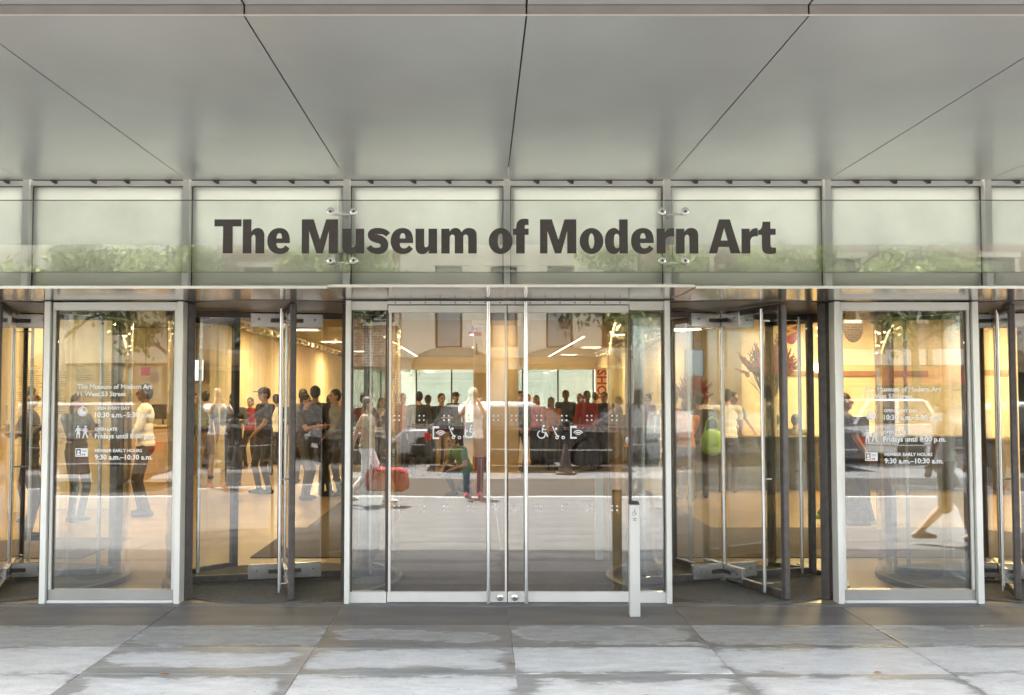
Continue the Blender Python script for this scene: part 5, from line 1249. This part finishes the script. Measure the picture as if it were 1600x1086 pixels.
# behind and before the desk
inside('clerk in a white shirt behind the left end of the desk', 1103, 19.7, R(10), h=1.74, top='white', legs='charcoal', hair='black', sleeve='long', arms=('desk', 'desk'))
inside('clerk with fair hair in a tan top behind the desk', 1090, 20.2, R(-20), h=1.68, top='tan', legs='charcoal', hair='fair', arms=('desk', 'desk'))
inside('clerk in pale blue behind the desk left of the clay vase', 1146, 19.6, R(30), h=1.72, top='blue', legs='charcoal', hair='black', arms=('desk', 'desk'))
inside('dark dressed customer with a green bag standing at the desk', 1092, 16.7, F, h=1.70, top='black', legs='charcoal', hair='black', sleeve='long', arms=('down', 'phone'), bulk=1.1)
bag('bright green bag slung on the customer at the desk', *at(1112, 16.5), .72, R(15), C['lime'], 1.15)
inside('customer in red leaning on the left end of the desk', 1052, 17.2, R(150), h=1.70, top='red', legs='charcoal', hair='black', arms=('desk', 'desk'))
for lab, px, rz, top, hair, dd in (('seated clerk in a striped shirt turned left, right of the clay vase', 1209, R(-75), 'stripe', 'black', 19.4), ('seated clerk in a pale grey shirt at the right end of the desk', 1242, R(150), 'grey', 'black', 19.2)):
    x, y = at(px, dd); inside(lab, px, dd, rz, h=1.74, top=top, legs='charcoal', skin='tan', hair=hair, stance='sit', arms=('lap', 'lap'))
    s = thing('desk_stool', 'office stool under the ' + lab.split(' turned')[0].split(' at the')[0], 'stool', (x, y, 0), rz)
    MB().lathe([(.001, .34), (.19, .34), (.20, .37), (.19, .40), (.001, .40)], n=20).build('seat', C['charcoal'], s, smooth=True); MB().cyl((0, 0, .04), (0, 0, .34), .025).build('stem', STEEL, s)
    b = MB()
    for q in range(5): a = q * 2 * F / 5; b.tube([(0, 0, .07), (.22 * math.cos(a), .22 * math.sin(a), .03)], [.02, .014], 6)
    b.build('star_base', BRONZE, s)
inside('visitor in jeans and lime green shoes stepping out beside the dark plinth', 1318, 13.3, R(90), h=1.72, top='navy', legs='jeans', shoes='lime', hair='brown', stance='walk', arms=('swing_f', 'swing_b'))
# people out in the street, met only as reflections
G2 = 'people outside in the street'
person('passer-by in a white shirt, beige shorts and brown shoes walking past the right text panel', 5.25, -3.25, R(100), 1.76, 'white', 'khaki', 'tan', 'light', 'brown', ('swing_f', 'swing_b'), 'walk', shorts=True, group=G2)
person('passer-by in a cream jacket and white trainers on the pavement at the right', 6.75, -4.9, R(-95), 1.70, 'tan', 'white', 'white', 'light', 'fair', ('swing_f', 'swing_b'), 'walk', sleeve='long', group=G2)
person('woman in a tan top and white trousers carrying a big red bag along the kerb', -1.75, -7.35, R(95), 1.66, 'tan', 'white', 'white', 'light', 'brown', ('down', 'swing_b'), 'walk', long_hair=True, group=G2)
rb = thing('travel_bag', 'big red travel bag carried low by the woman in white trousers', 'bag', (-1.42, -7.2, .22), R(8))
MB().prism([(-.30, 0), (.28, 0), (.33, .06), (.30, .30), (.22, .36), (-.24, .36), (-.33, .28), (-.34, .05)], -.13, .13).build('bag_body', C['red'], rb, bevel=.03)
MB().tube([(-.14, 0, .355), (-.10, 0, .50), (.10, 0, .50), (.14, 0, .355)], .012, 6).build('handle', C['charcoal'], rb, smooth=True)
MB().box(-.26, .26, -.1345, -.1305, .16, .30).build('side_pocket', C['red'], rb)
def phone(label, px, dist, rz, h):
    x, y = at(px, dist); k = h / 1.75; v = Matrix.Rotation(rz, 3, 'Z') @ Vector((0, -.44 * k, 1.28 * k))
    t = thing('phone', label, 'phone', (x + v.x, y + v.y, v.z), rz)
    MB().box(-.038, .038, -.005, .005, -.075, .075).build('phone_body', C['black'], t, bevel=.003); MB().box(-.034, .034, .0052, .006, -.068, .068).build('screen', SCR, t)
phone('phone held up by the woman in the dark jacket behind the left text panel', 122, 13.6, R(60), 1.68)
phone('phone read by the woman in black by the revolving door shaft', 478, 16.4, R(70), 1.68)
phone('phone of the visitor in maroon red inside the left side window', 571, 17.5, R(50), 1.6 + (571 % 17) / 85)
phone('phone raised by the woman in black near the left revolving door edge', 366, 19.0, R(20), 1.6 + (366 % 17) / 85)
rx, ry = at(322, 20.4)
rk = thing('rucksack', 'olive rucksack on the back of the visitor turned away by the board wall', 'rucksack', (rx, ry - .21, 1.02), 0)
MB().prism([(-.15, 0), (.15, 0), (.16, .1), (.15, .36), (.09, .44), (-.09, .44), (-.15, .36), (-.16, .1)], -.09, .075).build('rucksack_body', C['olive'], rk, bevel=.03); MB().box(-.11, .11, -.125, -.092, .03, .20).build('front_pocket', C['olive'], rk, bevel=.015)
person('man in a black T-shirt waiting on the far pavement by the black saloon', -3.2, -21.4, F, 1.78, 'black', 'jeans', 'black', 'tan', 'black', ('hip', 'down'), group=G2)
person('woman in a grey dress on the far pavement under the awning', 1.1, -21.6, F, 1.66, 'grey', 'grey', 'black', 'light', 'brown', ('strap', 'down'), bare=True, skirt=True, group=G2)
person('man in a blue shirt on the far pavement by the grey saloon', 5.0, -21.5, R(120), 1.76, 'blue', 'khaki', 'tan', 'tan', 'black', ('swing_f', 'swing_b'), 'walk', group=G2)
finish_people()
# dry leaves blown onto the pavement
lm = mat('dry_leaf', (.36, .16, .05), .8, 0, .2)
for lab, px, py in (('small dry orange leaf on the pavement below the left revolving door', 258, 1053), ('small dry orange leaf on the pavement below the meeting of the glass doors', 799, 1036), ('small dry orange leaf on the pavement below the right revolving door', 1372, 1052)):
    v = (543 - py) / 1590; t_ = -EYE / (math.sin(PITCH) + v * math.cos(PITCH)); x, y = (px - 752) / 1590 * t_, CAM_Y + t_ * (math.cos(PITCH) - v * math.sin(PITCH))
    o = MB().add([(-.03, 0, .003), (-.01, -.016, .006), (.03, .002, .004), (-.005, .017, .007), (0, 0, .012)], [(0, 1, 4), (1, 2, 4), (2, 3, 4), (3, 0, 4), (0, 3, 2, 1)]).build('dry_leaf', lm); o.location = (x, y, .002)
    tag(o, lab, 'leaf', 'dry leaves on the pavement')
